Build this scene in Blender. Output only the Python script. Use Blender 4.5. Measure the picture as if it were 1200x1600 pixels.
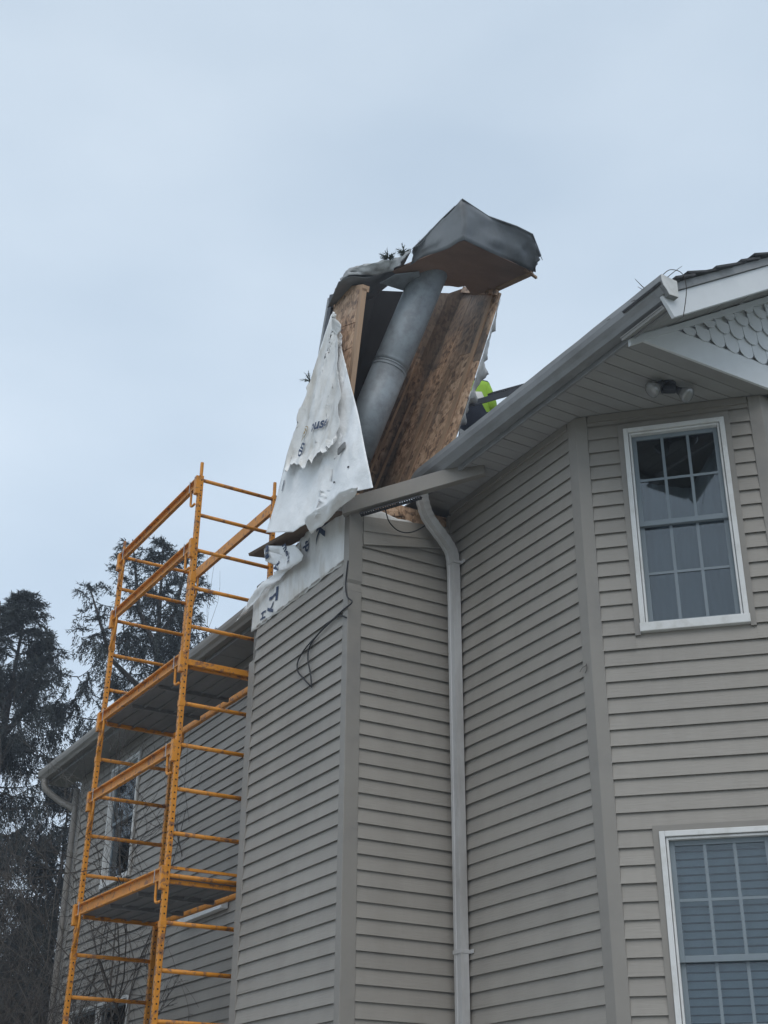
import bpy, bmesh, math, random
import numpy as np
from mathutils import Vector, Matrix, noise as mnoise
random.seed(7); rng = np.random.default_rng(7)
for o in list(bpy.data.objects): bpy.data.objects.remove(o)
scene = bpy.context.scene
R_ = math.radians

# ------------------------------------------------------------------ camera
# world axes: x runs along the long side wall (away from the viewer), y points out of that wall,
# z is up and 0 is the photographer's eye height; the ground lies at z = -1.6
FPX = 2054.0
CR = Vector((-0.50518961, -0.86298158, 0.00680042))
CU = Vector((-0.39415038, 0.23773146, 0.88776643))
CF = Vector((0.76774275, -0.44580999, 0.46024398))
cam = bpy.data.cameras.new('camera'); camo = bpy.data.objects.new('camera', cam)
scene.collection.objects.link(camo); scene.camera = camo
camo.matrix_world = Matrix(((CR.x, CU.x, -CF.x, 0), (CR.y, CU.y, -CF.y, 0), (CR.z, CU.z, -CF.z, 0), (0, 0, 0, 1)))
cam.sensor_fit = 'VERTICAL'; cam.sensor_height = 24; cam.lens = 24 * FPX / 1600
cam.clip_start = 0.05; cam.clip_end = 2000
scene.render.resolution_x = 768; scene.render.resolution_y = 1024

# ------------------------------------------------------------------ sky (overcast) and sun
SUN_AZ, SUN_EL = R_(150), R_(52)
w = bpy.data.worlds.new('World'); scene.world = w; w.use_nodes = True
nt = w.node_tree; N = nt.nodes; L = nt.links; N.clear()
out = N.new('ShaderNodeOutputWorld'); bg = N.new('ShaderNodeBackground'); bg.inputs['Strength'].default_value = 0.1
sky = N.new('ShaderNodeTexSky'); sky.sky_type = 'NISHITA'; sky.sun_disc = False
sky.sun_elevation = SUN_EL; sky.sun_rotation = R_(90) - SUN_AZ; sky.air_density = 1.0; sky.dust_density = 4.0
tc = N.new('ShaderNodeTexCoord')
mp = N.new('ShaderNodeMapping'); mp.inputs['Scale'].default_value = (1.0, 1.0, 2.2)
n1 = N.new('ShaderNodeTexNoise'); n1.inputs['Scale'].default_value = 2.7; n1.inputs['Detail'].default_value = 4; n1.inputs['Roughness'].default_value = .42
ramp = N.new('ShaderNodeValToRGB')
ramp.color_ramp.elements[0].position = .32; ramp.color_ramp.elements[0].color = (.475, .578, .695, 1)
ramp.color_ramp.elements[1].position = .70; ramp.color_ramp.elements[1].color = (.63, .725, .825, 1)
sep = N.new('ShaderNodeSeparateXYZ')
mr = N.new('ShaderNodeMapRange'); mr.inputs[1].default_value = 0.0; mr.inputs[2].default_value = .72; mr.inputs[3].default_value = 1.26; mr.inputs[4].default_value = .96
sc = N.new('ShaderNodeVectorMath'); sc.operation = 'SCALE'
sc2 = N.new('ShaderNodeVectorMath'); sc2.operation = 'SCALE'; sc2.inputs['Scale'].default_value = 10.0
mx = N.new('ShaderNodeMix'); mx.data_type = 'RGBA'; mx.inputs['Factor'].default_value = .93
L.new(tc.outputs['Generated'], mp.inputs['Vector']); L.new(mp.outputs['Vector'], n1.inputs['Vector'])
L.new(n1.outputs['Fac'], ramp.inputs['Fac']); L.new(tc.outputs['Generated'], sep.inputs['Vector'])
L.new(sep.outputs['Z'], mr.inputs[0]); L.new(ramp.outputs['Color'], sc.inputs[0]); L.new(mr.outputs[0], sc.inputs['Scale'])
L.new(sc.outputs[0], sc2.inputs[0]); L.new(sky.outputs['Color'], mx.inputs['A']); L.new(sc2.outputs[0], mx.inputs['B'])
L.new(mx.outputs['Result'], bg.inputs['Color']); L.new(bg.outputs['Background'], out.inputs['Surface'])
sl = bpy.data.lights.new('sun', 'SUN'); sl.energy = 1.1; sl.angle = R_(45); sl.color = (1, .97, .93)
so = bpy.data.objects.new('sun', sl); scene.collection.objects.link(so)
sd = Vector((math.cos(SUN_AZ) * math.cos(SUN_EL), math.sin(SUN_AZ) * math.cos(SUN_EL), math.sin(SUN_EL)))
so.rotation_euler = (-sd).to_track_quat('-Z', 'Y').to_euler(); so.location = sd * 40
scene.view_settings.view_transform = 'Standard'; scene.view_settings.look = 'None'
scene.view_settings.exposure = 0.27; scene.view_settings.gamma = 1
scene.view_settings.use_curve_mapping = False
scene.render.engine = 'CYCLES'

# ------------------------------------------------------------------ survey helpers: a sighted direction met with a real plane
def sight(px, py): return CF * FPX + CR * (px - 600) + CU * (800 - py)
def onx(px, py, X): d = sight(px, py); return d * (X / d.x)
def ony(px, py, Y): d = sight(px, py); return d * (Y / d.y)
def onz(px, py, Z): d = sight(px, py); return d * (Z / d.z)
def lerp(a, b, t): return a + (b - a) * t
def edge_y(pts, x):
    for (x0, y0), (x1, y1) in zip(pts[:-1], pts[1:]):
        if x0 <= x <= x1: return lerp(y0, y1, (x - x0) / max(1e-6, x1 - x0))
    return pts[0][1] if x < pts[0][0] else pts[-1][1]
def fbm(x, y, z=0, o=4): return mnoise.fractal(Vector((x, y, z)), 1.0, 2.0, o)

# ------------------------------------------------------------------ mesh helpers
col = scene.collection
class MB:
    def __init__(s): s.v = []; s.f = []; s.m = []; s.mi = 0
    def face(s, pts):
        b = len(s.v); s.v += [tuple(p) for p in pts]; s.f.append(tuple(range(b, b + len(pts)))); s.m.append(s.mi)
    def hexa(s, p):     # 8 corners: bottom ring 0-3, top ring 4-7
        b = len(s.v); s.v += [tuple(q) for q in p]
        for q in ((3, 2, 1, 0), (4, 5, 6, 7), (0, 1, 5, 4), (1, 2, 6, 5), (2, 3, 7, 6), (3, 0, 4, 7)):
            s.f.append(tuple(b + i for i in q)); s.m.append(s.mi)
        return s
    def box(s, x0, x1, y0, y1, z0, z1):
        return s.hexa([(x0, y0, z0), (x1, y0, z0), (x1, y1, z0), (x0, y1, z0), (x0, y0, z1), (x1, y0, z1), (x1, y1, z1), (x0, y1, z1)])
    def obox(s, o, a, b, c):   # corner + three edge vectors
        o, a, b, c = Vector(o), Vector(a), Vector(b), Vector(c)
        return s.hexa([o, o + a, o + a + b, o + b, o + c, o + a + c, o + a + b + c, o + b + c])
    def beam(s, p, q, w_, h_, up=(0, 0, 1)):   # rectangular bar from p to q
        p, q = Vector(p), Vector(q); d = (q - p).normalized(); up = Vector(up)
        if abs(d.dot(up)) > .98: up = Vector((0, 1, 0))
        sd_ = d.cross(up).normalized(); u = sd_.cross(d).normalized()
        o = p - sd_ * w_ / 2 - u * h_ / 2
        return s.obox(o, sd_ * w_, u * h_, q - p)
    def tube(s, pts, r, n=8, caps=True):
        pts = [Vector(p) for p in pts]; rs = r if isinstance(r, (list, tuple)) else [r] * len(pts)
        b = len(s.v); prev = None
        for i, p in enumerate(pts):
            t = (pts[min(i + 1, len(pts) - 1)] - pts[max(i - 1, 0)]).normalized()
            if prev is None:
                a = Vector((0, 0, 1)) if abs(t.z) < .9 else Vector((1, 0, 0)); u = t.cross(a).normalized()
            else: u = (prev - t * prev.dot(t)).normalized()
            prev = u; v = t.cross(u)
            for k in range(n):
                an = 2 * math.pi * k / n; s.v.append(tuple(p + (u * math.cos(an) + v * math.sin(an)) * rs[i]))
        for i in range(len(pts) - 1):
            for k in range(n):
                s.f.append((b + i * n + k, b + i * n + (k + 1) % n, b + (i + 1) * n + (k + 1) % n, b + (i + 1) * n + k)); s.m.append(s.mi)
        if caps:
            s.f.append(tuple(b + k for k in reversed(range(n)))); s.m.append(s.mi)
            e = b + (len(pts) - 1) * n; s.f.append(tuple(e + k for k in range(n))); s.m.append(s.mi)
        return s
    def prism(s, poly, ext):    # planar polygon pushed along ext
        e = Vector(ext); a = [Vector(p) for p in poly]; b = len(s.v); n = len(a)
        s.v += [tuple(p) for p in a] + [tuple(p + e) for p in a]
        s.f.append(tuple(b + i for i in reversed(range(n)))); s.m.append(s.mi)
        s.f.append(tuple(b + n + i for i in range(n))); s.m.append(s.mi)
        for i in range(n):
            j = (i + 1) % n; s.f.append((b + i, b + j, b + n + j, b + n + i)); s.m.append(s.mi)
        return s
    def grid(s, rows):
        b = len(s.v); nr, nc = len(rows), len(rows[0])
        for r in rows: s.v += [tuple(p) for p in r]
        for i in range(nr - 1):
            for j in range(nc - 1):
                s.f.append((b + i * nc + j, b + i * nc + j + 1, b + (i + 1) * nc + j + 1, b + (i + 1) * nc + j)); s.m.append(s.mi)
        return s
    def build(s, name, mats, parent=None, smooth=False, bevel=0, solid=0):
        me = bpy.data.meshes.new(name); me.from_pydata(s.v, [], s.f)
        mats = mats if isinstance(mats, (list, tuple)) else [mats]
        for m_ in mats: me.materials.append(m_)
        if len(mats) > 1: me.polygons.foreach_set('material_index', s.m)
        bm = bmesh.new(); bm.from_mesh(me); bmesh.ops.recalc_face_normals(bm, faces=bm.faces); bm.to_mesh(me); bm.free()
        if smooth: me.polygons.foreach_set('use_smooth', [True] * len(me.polygons))
        me.update(); o = bpy.data.objects.new(name, me); col.objects.link(o); o.parent = parent
        if bevel:
            b = o.modifiers.new('bevel', 'BEVEL'); b.width = bevel; b.segments = 2; b.limit_method = 'ANGLE'; b.angle_limit = R_(35)
        if solid:
            b = o.modifiers.new('solid', 'SOLIDIFY'); b.thickness = solid; b.offset = 0
        return o
def tag(o, label, cat, group=None):
    o['label'] = label; o['category'] = cat
    if group: o['group'] = group
    return o
def thing(name, label, cat, loc=(0, 0, 0), group=None):
    o = bpy.data.objects.new(name, None); col.objects.link(o); o.empty_display_size = .1
    return tag(o, label, cat, group)
def catmull(pts, n=8):
    pts = [Vector(p) for p in pts]; o = []
    for i in range(len(pts) - 1):
        p0, p1, p2, p3 = pts[max(i - 1, 0)], pts[i], pts[i + 1], pts[min(i + 2, len(pts) - 1)]
        for k in range(n):
            t = k / n; o.append(.5 * ((2 * p1) + (p2 - p0) * t + (2 * p0 - 5 * p1 + 4 * p2 - p3) * t * t + (3 * p1 - p0 - 3 * p2 + p3) * t ** 3))
    o.append(pts[-1]); return o

# ------------------------------------------------------------------ materials
def mat(name, c, rough=.6, metal=0, var=.08, vscale=6, stretch=(1, 1, 1), bump=0, bscale=40, bstretch=(1, 1, 1), c2=None, c2amt=.5, c2scale=3, c2soft=.12, obj=False, spec=.4, rnd=0, bdist=.01):
    m = bpy.data.materials.new(name); m.use_nodes = True; t = m.node_tree; n = t.nodes; l = t.links
    p = n['Principled BSDF']; p.inputs['Roughness'].default_value = rough; p.inputs['Metallic'].default_value = metal
    p.inputs['Specular IOR Level'].default_value = spec
    tcn = n.new('ShaderNodeTexCoord'); vec = tcn.outputs['Object']
    def noise(scale, st, detail=5, rg=.6):
        mpn = n.new('ShaderNodeMapping'); mpn.inputs['Scale'].default_value = st; l.new(vec, mpn.inputs['Vector'])
        x = n.new('ShaderNodeTexNoise'); x.inputs['Scale'].default_value = scale; x.inputs['Detail'].default_value = detail; x.inputs['Roughness'].default_value = rg
        l.new(mpn.outputs['Vector'], x.inputs['Vector']); return x.outputs['Fac']
    f = noise(vscale, stretch)
    mrn = n.new('ShaderNodeMapRange'); mrn.inputs[1].default_value = .25; mrn.inputs[2].default_value = .75
    mrn.inputs[3].default_value = 1 - var; mrn.inputs[4].default_value = 1 + var; l.new(f, mrn.inputs[0])
    src = mrn.outputs[0]
    if rnd:
        oi = n.new('ShaderNodeObjectInfo'); mo = n.new('ShaderNodeMapRange'); mo.inputs[3].default_value = 1 - rnd; mo.inputs[4].default_value = 1 + rnd
        l.new(oi.outputs['Random'], mo.inputs[0]); mm = n.new('ShaderNodeMath'); mm.operation = 'MULTIPLY'; l.new(src, mm.inputs[0]); l.new(mo.outputs[0], mm.inputs[1]); src = mm.outputs[0]
    vm = n.new('ShaderNodeVectorMath'); vm.operation = 'SCALE'; l.new(src, vm.inputs['Scale'])
    if c2 is not None:
        g = noise(c2scale, stretch, 6, .65)
        mr2 = n.new('ShaderNodeMapRange'); mr2.inputs[1].default_value = 1 - c2amt - c2soft; mr2.inputs[2].default_value = 1 - c2amt + c2soft; l.new(g, mr2.inputs[0])
        mxn = n.new('ShaderNodeMix'); mxn.data_type = 'RGBA'; mxn.inputs['A'].default_value = (*c, 1); mxn.inputs['B'].default_value = (*c2, 1)
        l.new(mr2.outputs[0], mxn.inputs['Factor']); l.new(mxn.outputs['Result'], vm.inputs[0])
    else: vm.inputs[0].default_value = c
    l.new(vm.outputs[0], p.inputs['Base Color'])
    if bump:
        h = noise(bscale, bstretch, 4); b = n.new('ShaderNodeBump'); b.inputs['Strength'].default_value = bump; b.inputs['Distance'].default_value = bdist
        l.new(h, b.inputs['Height']); l.new(b.outputs['Normal'], p.inputs['Normal'])
    return m
M = {}
SIDING = (.280, .258, .229)
M['siding'] = mat('siding', SIDING, .5, var=.05, vscale=2.2, stretch=(2.2, 2.2, .4), bump=.25, bscale=60, bstretch=(.12, .12, 1.5), rnd=.06, c2=(.238, .218, .192), c2amt=.40, c2scale=1.3, c2soft=.2)
M['trim'] = mat('trim', (.24, .222, .198), .5, var=.05, vscale=3, c2=(.20, .187, .173), c2amt=.4, c2scale=2.5)
M['soffit'] = mat('soffit', (.31, .305, .30), .55, var=.08, vscale=4, stretch=(1, .3, 1), rnd=.06, c2=(.25, .24, .232), c2amt=.42, c2scale=4)
M['white'] = mat('white_paint', (.64, .64, .63), .45, var=.04, vscale=5, c2=(.50, .49, .46), c2amt=.38, c2scale=7)
M['gable'] = mat('gable_paint', (.66, .68, .70), .5, var=.05, vscale=6, rnd=.04)
M['vinyl_sash'] = mat('sash', (.19, .225, .25), .45, var=.05)
M['gutter'] = mat('gutter', (.24, .245, .25), .4, var=.14, vscale=5, stretch=(.5, 1, 1), c2=(.16, .158, .155), c2amt=.42, c2scale=4)
M['spout'] = mat('downspout', (.46, .455, .45), .35, var=.06, vscale=5, stretch=(1, 1, .25), c2=(.30, .285, .27), c2amt=.42, c2scale=3)
M['shingle'] = mat('asphalt_shingle', (.055, .055, .058), .9, var=.35, vscale=40, bump=.6, bscale=160, rnd=.2)
M['orange'] = mat('orange_paint', (.62, .245, .022), .5, var=.16, vscale=9, c2=(.26, .115, .05), c2amt=.43, c2scale=16, c2soft=.04)
M['zinc'] = mat('zinc', (.45, .46, .47), .35, .8, var=.15, vscale=20)
M['hole'] = mat('hole', (.02, .015, .01), .9)
M['deck'] = mat('deck_ply', (.17, .175, .18), .75, var=.22, vscale=8, stretch=(.25, 1, 1), bump=.3, bscale=50)
M['galv'] = mat('galvanized', (.33, .365, .39), .55, .25, var=.14, vscale=7, c2=(.25, .265, .28), c2amt=.45, c2scale=9, c2soft=.1)
M['cap'] = mat('cap_sheet', (.185, .20, .215), .62, .15, var=.16, vscale=4, c2=(.13, .132, .135), c2amt=.42, c2scale=3)
M['cap_light'] = mat('cap_sheet_worn', (.42, .44, .45), .6, .15, var=.14, vscale=7, c2=(.24, .245, .25), c2amt=.45, c2scale=9)
M['wrap'] = mat('house_wrap', (.86, .87, .88), .55, var=.04, vscale=5, bump=.55, bscale=20, bdist=.010, c2=(.74, .73, .71), c2amt=.32, c2scale=3.2, c2soft=.12)
M['wrap_dirty'] = mat('house_wrap_dirty', (.70, .70, .69), .6, var=.12, vscale=9, stretch=(1, 1, .35), bump=.5, bscale=10, bdist=.016, c2=(.52, .49, .44), c2amt=.42, c2scale=5, c2soft=.10)
M['ink'] = mat('print_ink', (.035, .055, .11), .6, var=.2, vscale=30)
M['stain'] = mat('tan_ink', (.33, .25, .13), .7, var=.2, vscale=30)
M['stud'] = mat('stud_wood', (.40, .265, .17), .7, var=.16, vscale=7, stretch=(1, 1, .12), c2=(.24, .16, .105), c2amt=.42, c2scale=5)
M['plywood'] = mat('old_plywood', (.30, .20, .155), .8, var=.22, vscale=4, stretch=(1, .3, 1), bump=.3, bscale=30, c2=(.20, .14, .115), c2amt=.45, c2scale=2.5)
M['plank'] = mat('weathered_board', (.125, .085, .055), .8, var=.25, vscale=9, stretch=(.2, 1, 1), bump=.4, bscale=30)
M['black'] = mat('dark_rubber', (.018, .018, .02), .6)
M['dark_steel'] = mat('dark_steel', (.045, .047, .055), .55, .3, var=.2, vscale=9)
M['navy'] = mat('navy_cloth', (.020, .026, .045), .85, var=.2, vscale=20, bump=.5, bscale=40)
M['lime'] = mat('lime_cloth', (.30, .52, .035), .7, var=.08, vscale=20, bump=.4, bscale=40)
M['skin'] = mat('skin', (.48, .30, .22), .6, var=.05)
M['hat'] = mat('knit_cap', (.05, .05, .055), .85)
M['reflect'] = mat('silver_tape', (.6, .6, .58), .4, .2)
M['bark'] = mat('bark', (.055, .048, .044), .95, var=.3, vscale=9, stretch=(1, 1, .25), bump=.8, bscale=20)
M['needle'] = mat('spruce_needles', (.022, .028, .029), .75, var=.4, vscale=1.3, c2=(.038, .044, .040), c2amt=.45, c2scale=.9, spec=.25)
M['needle_lit'] = mat('spruce_sprig', (.05, .065, .05), .75, var=.3, vscale=20)  # lighter green than the tree needles
M['twig'] = mat('bare_twig', (.060, .052, .046), .9, var=.3, vscale=6)
M['twig_grey'] = mat('bare_twig_grey', (.105, .095, .086), .9, var=.25, vscale=6)
M['grass'] = mat('winter_grass', (.11, .105, .055), .95, var=.3, vscale=2, bump=.8, bscale=25, c2=(.07, .085, .035), c2amt=.5, c2scale=1.2)
M['dark_room'] = mat('room', (.16, .15, .14), .9)
M['blind'] = mat('blind_slat', (.62, .66, .66), .5, var=.04)
M['curtain'] = mat('curtain', (.24, .25, .25), .85, var=.10, vscale=7, stretch=(1, 1, .3), bump=.3, bscale=30)
M['neighbor'] = mat('pale_siding', (.55, .55, .52), .7, var=.05)

def m_osb(name, painted_shade=0.0):
    m = bpy.data.materials.new(name); m.use_nodes = True; t = m.node_tree; n = t.nodes; l = t.links; p = n['Principled BSDF']
    p.inputs['Roughness'].default_value = .75
    tcn = n.new('ShaderNodeTexCoord')
    cols = []
    for rot, s_ in (((0.3, 0.5, .7), (14, 48, 18)), ((1.1, .2, 2.0), (40, 16, 28))):
        mpn = n.new('ShaderNodeMapping'); mpn.inputs['Rotation'].default_value = rot; mpn.inputs['Scale'].default_value = s_
        v = n.new('ShaderNodeTexVoronoi'); v.inputs['Scale'].default_value = 1.0; v.inputs['Randomness'].default_value = 1
        l.new(tcn.outputs['Object'], mpn.inputs['Vector']); l.new(mpn.outputs['Vector'], v.inputs['Vector']); cols.append(v)
    sp = n.new('ShaderNodeSeparateColor'); l.new(cols[0].outputs['Color'], sp.inputs['Color'])
    sp2 = n.new('ShaderNodeSeparateColor'); l.new(cols[1].outputs['Color'], sp2.inputs['Color'])
    av = n.new('ShaderNodeMath'); av.operation = 'ADD'; l.new(sp.outputs[0], av.inputs[0]); l.new(sp2.outputs[1], av.inputs[1])
    hv = n.new('ShaderNodeMath'); hv.operation = 'MULTIPLY'; hv.inputs[1].default_value = .5; l.new(av.outputs[0], hv.inputs[0])
    cr = n.new('ShaderNodeValToRGB'); e = cr.color_ramp.elements
    e[0].position = .15; e[0].color = (.17, .105, .068, 1); e[1].position = .85; e[1].color = (.62, .43, .29, 1)
    k = e.new(.5); k.color = (.47, .295, .185, 1)
    l.new(hv.outputs[0], cr.inputs['Fac'])
    ns = n.new('ShaderNodeTexNoise'); ns.inputs['Scale'].default_value = 2.2; ns.inputs['Detail'].default_value = 6
    mpn = n.new('ShaderNodeMapping'); mpn.inputs['Scale'].default_value = (1.6, 1.6, .55); l.new(tcn.outputs['Object'], mpn.inputs['Vector']); l.new(mpn.outputs['Vector'], ns.inputs['Vector'])
    rr = n.new('ShaderNodeMapRange'); rr.inputs[1].default_value = .62 - .34 * painted_shade; rr.inputs[2].default_value = .80 - .30 * painted_shade; rr.inputs[4].default_value = .75  # higher values spread the dark patches, putting shade into the board colour
    l.new(ns.outputs['Fac'], rr.inputs[0])
    mxn = n.new('ShaderNodeMix'); mxn.data_type = 'RGBA'; l.new(rr.outputs[0], mxn.inputs['Factor']); l.new(cr.outputs['Color'], mxn.inputs['A']); mxn.inputs['B'].default_value = (.10, .085, .075, 1)
    l.new(mxn.outputs['Result'], p.inputs['Base Color'])
    b = n.new('ShaderNodeBump'); b.inputs['Strength'].default_value = .35; b.inputs['Distance'].default_value = .006; l.new(hv.outputs[0], b.inputs['Height']); l.new(b.outputs['Normal'], p.inputs['Normal'])
    return m
M['osb'] = m_osb('osb', 0.0); M['osb_soot'] = m_osb('osb_smoked', .5); M['osb_black'] = m_osb('osb_charred', .85)  # the two darker versions carry the shade under the cap in their colour
M['soot'] = mat('sooted_board', (.028, .025, .025), .95, var=.3, vscale=5, stretch=(1, 1, .2))  # near-black colour holding the shade inside the chase

def m_glass():
    m = bpy.data.materials.new('window_glass'); m.use_nodes = True; t = m.node_tree; n = t.nodes; l = t.links
    for x in list(n):
        if x.type != 'OUTPUT_MATERIAL': n.remove(x)
    o = [x for x in n if x.type == 'OUTPUT_MATERIAL'][0]
    tr = n.new('ShaderNodeBsdfTransparent'); tr.inputs[0].default_value = (.74, .79, .82, 1)
    gl = n.new('ShaderNodeBsdfGlossy'); gl.inputs['Roughness'].default_value = .03; gl.inputs['Color'].default_value = (.82, .86, .89, 1)
    fr = n.new('ShaderNodeFresnel'); fr.inputs['IOR'].default_value = 1.7
    mxs = n.new('ShaderNodeMixShader'); l.new(fr.outputs[0], mxs.inputs[0]); l.new(tr.outputs[0], mxs.inputs[1]); l.new(gl.outputs[0], mxs.inputs[2])
    l.new(mxs.outputs[0], o.inputs['Surface']); return m
M['glass'] = m_glass()

# ------------------------------------------------------------------ ground
GZ = -1.6
g = MB(); rows = []
for i in range(41):
    rows.append([(-400 + 20 * i, -400 + 20 * j, GZ + (0 if abs(-400 + 20 * i) < 60 and abs(-400 + 20 * j) < 60 else .8 * fbm(i * .3, j * .3))) for j in range(41)])
ground = g.grid(rows).build('ground', M['grass'], smooth=True); ground['kind'] = 'structure'

pt_ = MB(); 
for i in range(8):
    for k in range(4): pt_.box(-6 + 3 * i + .01, -3 + 3 * i - .01, -4.9 + 2.4 * k + .01, -2.5 + 2.4 * k - .01, GZ - .1, GZ + .02)
bounce_slab = pt_.build('patio', mat('concrete', (.42, .41, .39), .85, var=.12, vscale=3, bump=.3, bscale=40)); bounce_slab['kind'] = 'structure'  # unseen pale slabs, added to bounce light up under the soffits
# ------------------------------------------------------------------ the house
house = thing('house', 'taupe vinyl-sided two-storey house with clipped corner and torn-open chimney chase', 'house')
EXP = .1016
YW, YC = -5.0, -4.13           # side wall plane, outer face of the chimney chase
XC0, XC1 = 7.6, 9.22           # chase corners along the wall
KX = 6.0; S2 = math.sqrt(.5)
ZS = 4.72                      # soffit level
XE = 5.145                     # end wall
X_FAR = 16.2
class Wall:
    def __init__(s, o, e, n, L_, name='wall'): s.o = Vector((*o, 0)); s.e = Vector((*e, 0)); s.n = Vector((*n, 0)); s.L = L_
    def p(s, u, z, d=0): return s.o + s.e * u + s.n * d + Vector((0, 0, z))
def wall_back(W, z0, z1, openings=()):
    mb = MB(); T = .12
    us = sorted({0, W.L} | {a for op in openings for a in op[:2]})
    for a, b in zip(us[:-1], us[1:]):
        zs = [z0]
        for op in sorted([op for op in openings if op[0] <= a + 1e-6 and op[1] >= b - 1e-6], key=lambda q: q[2]): zs += [op[2], op[3]]
        zs.append(z1)
        for k in range(0, len(zs), 2):
            if zs[k + 1] - zs[k] > .01: mb.obox(W.p(a, zs[k], -T), W.e * (b - a), W.n * (T - .002), Vector((0, 0, zs[k + 1] - zs[k])))
    return mb.build('wall', M['dark_room'], house)
def board(mb, W, u0, u1, z0, z1, gap=0.0):
    lo, hi = .021, .003; j = random.uniform(-.0012, .0012); sd_ = random.uniform(0, 99)
    cuts = [u0, u1]
    if u1 - u0 > .9 and random.random() < .55: c = random.uniform(u0 + .25, u1 - .25); cuts = [u0, c, u1]
    for k in range(len(cuts) - 1):
        a, b = cuts[k], cuts[k + 1] + (.02 if k == 0 and len(cuts) > 2 else 0); prd = .0018 * k; n = max(1, int((b - a) / .28)); ring = []
        for i in range(n + 1):
            u = lerp(a, b, i / n); w1 = .0014 * fbm(u * 1.3, sd_) + .0006 * j; w2 = .0016 * fbm(u * 1.7, sd_ + 5)
            ring.append([W.p(u, z0 + w1 + .020, .001), W.p(u, z0 + w1 + .016, lo - .005), W.p(u, z0 + w1, lo - .003 + j + w2 - prd), W.p(u, z0 + w1, lo + j + w2 - prd), W.p(u, z1 + .017, hi + w2 * .4 - prd), W.p(u, z1 + .017, .001)])
        for r0, r1 in zip(ring[:-1], ring[1:]):
            for q in range(6): mb.face([r0[q], r0[(q + 1) % 6], r1[(q + 1) % 6], r1[q]])
        mb.face(ring[0]); mb.face(ring[-1][::-1])
def side(W, wo, zref, ztop, zvis, openings=(), u0=0, u1=None, skip=None):
    """courses of clapboard; those seen are single boards, those below the view one joined part"""
    u1 = W.L if u1 is None else u1; low = MB()
    k = math.floor((GZ + .3 - zref) / EXP)
    while True:
        a = zref + k * EXP; b = a + EXP; k += 1
        if a >= ztop - .012: break
        b = min(b, ztop); iv = [(u0, u1, a, b)]
        for (o0, o1, oz0, oz1) in openings:
            nv = []
            for (p, q, c, d) in iv:
                if d <= oz0 or c >= oz1 or q <= o0 or p >= o1: nv.append((p, q, c, d)); continue
                if p < o0: nv.append((p, o0, c, d))
                if q > o1: nv.append((o1, q, c, d))
                if c < oz0 - .012: nv.append((max(p, o0), min(q, o1), c, oz0))
                if d > oz1 + .012: nv.append((max(p, o0), min(q, o1), oz1, d))
            iv = nv
        for (p, q, c, d) in iv:
            if d < zvis: board(low, W, p, q, c, d); continue
            mb = MB(); board(mb, W, p, q, c, d); mb.build('siding_board', M['siding'], wo)
    if low.f: low.build('lower_siding', M['siding'], wo)['kind'] = 'stuff'

# window openings (along wall, along wall, bottom, top)
WIN_R = [(.31, .97, 3.123, 4.578), (.31, .97, .414, 1.869)]
W_M = Wall((KX, YW), (1, 0), (0, 1), XC0 - KX)
W_R = Wall((KX, YW), (-S2, -S2), (-S2, S2), (KX - XE) / S2)
W_CR = Wall((XC0, YC), (0, -1), (-1, 0), YC - YW)
W_CL = Wall((XC0, YC), (1, 0), (0, 1), XC1 - XC0)
W_CB = Wall((XC1, YC), (0, -1), (1, 0), YC - YW)
W_F = Wall((XC1, YW), (1, 0), (0, 1), X_FAR - XC1)
W_E = Wall((XE, YW - (KX - XE)), (0, -1), (-1, 0), 5.6)
WIN_F = [(14.10 - XC1, 15.03 - XC1, 3.10, 4.50), (13.75 - XC1, 15.64 - XC1, .45, 1.815)]
wR = wall_back(W_R, GZ, ZS + .05, WIN_R); side(W_R, wR, 2.905 - 40 * EXP, ZS - .02, .55, [(a - .035, b + .035, c - .03, d + .035) for a, b, c, d in WIN_R], .055, W_R.L - .06)
wM = wall_back(W_M, GZ, ZS + .05); side(W_M, wM, 4.5 - 50 * EXP, ZS - .05, .55, (), .066, W_M.L - .03)
wCR = wall_back(W_CR, GZ, 4.45); side(W_CR, wCR, 2.486 - 40 * EXP, 4.45, .6, (), .085, W_CR.L - .03)
wCL = wall_back(W_CL, GZ, 4.1); side(W_CL, wCL, 2.17 - 40 * EXP, 4.115, .6, (), .05, W_CL.L - .075)
wCB = wall_back(W_CB, GZ, 4.5)
wF = wall_back(W_F, GZ, ZS + .05, WIN_F); side(W_F, wF, 3.989 - 50 * EXP, ZS - .03, .9, [(a - .04, b + .04, c - .04, d + .04) for a, b, c, d in WIN_F], .0, W_F.L - .07)
wE = wall_back(W_E, GZ, ZS + .05); side(W_E, wE, 2.905 - 40 * EXP, ZS - .02, 6, (), .06, W_E.L)
# unseen walls that close the volume
W_B = Wall((XE, YW - 6.4), (1, 0), (0, -1), X_FAR - XE); wall_back(W_B, GZ, ZS + .05)
W_X = Wall((X_FAR, YW), (0, -1), (1, 0), 6.4); wx = wall_back(W_X, GZ, ZS + .05); side(W_X, wx, 2.905 - 40 * EXP, ZS - .02, 9, (), 0, W_X.L)

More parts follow.
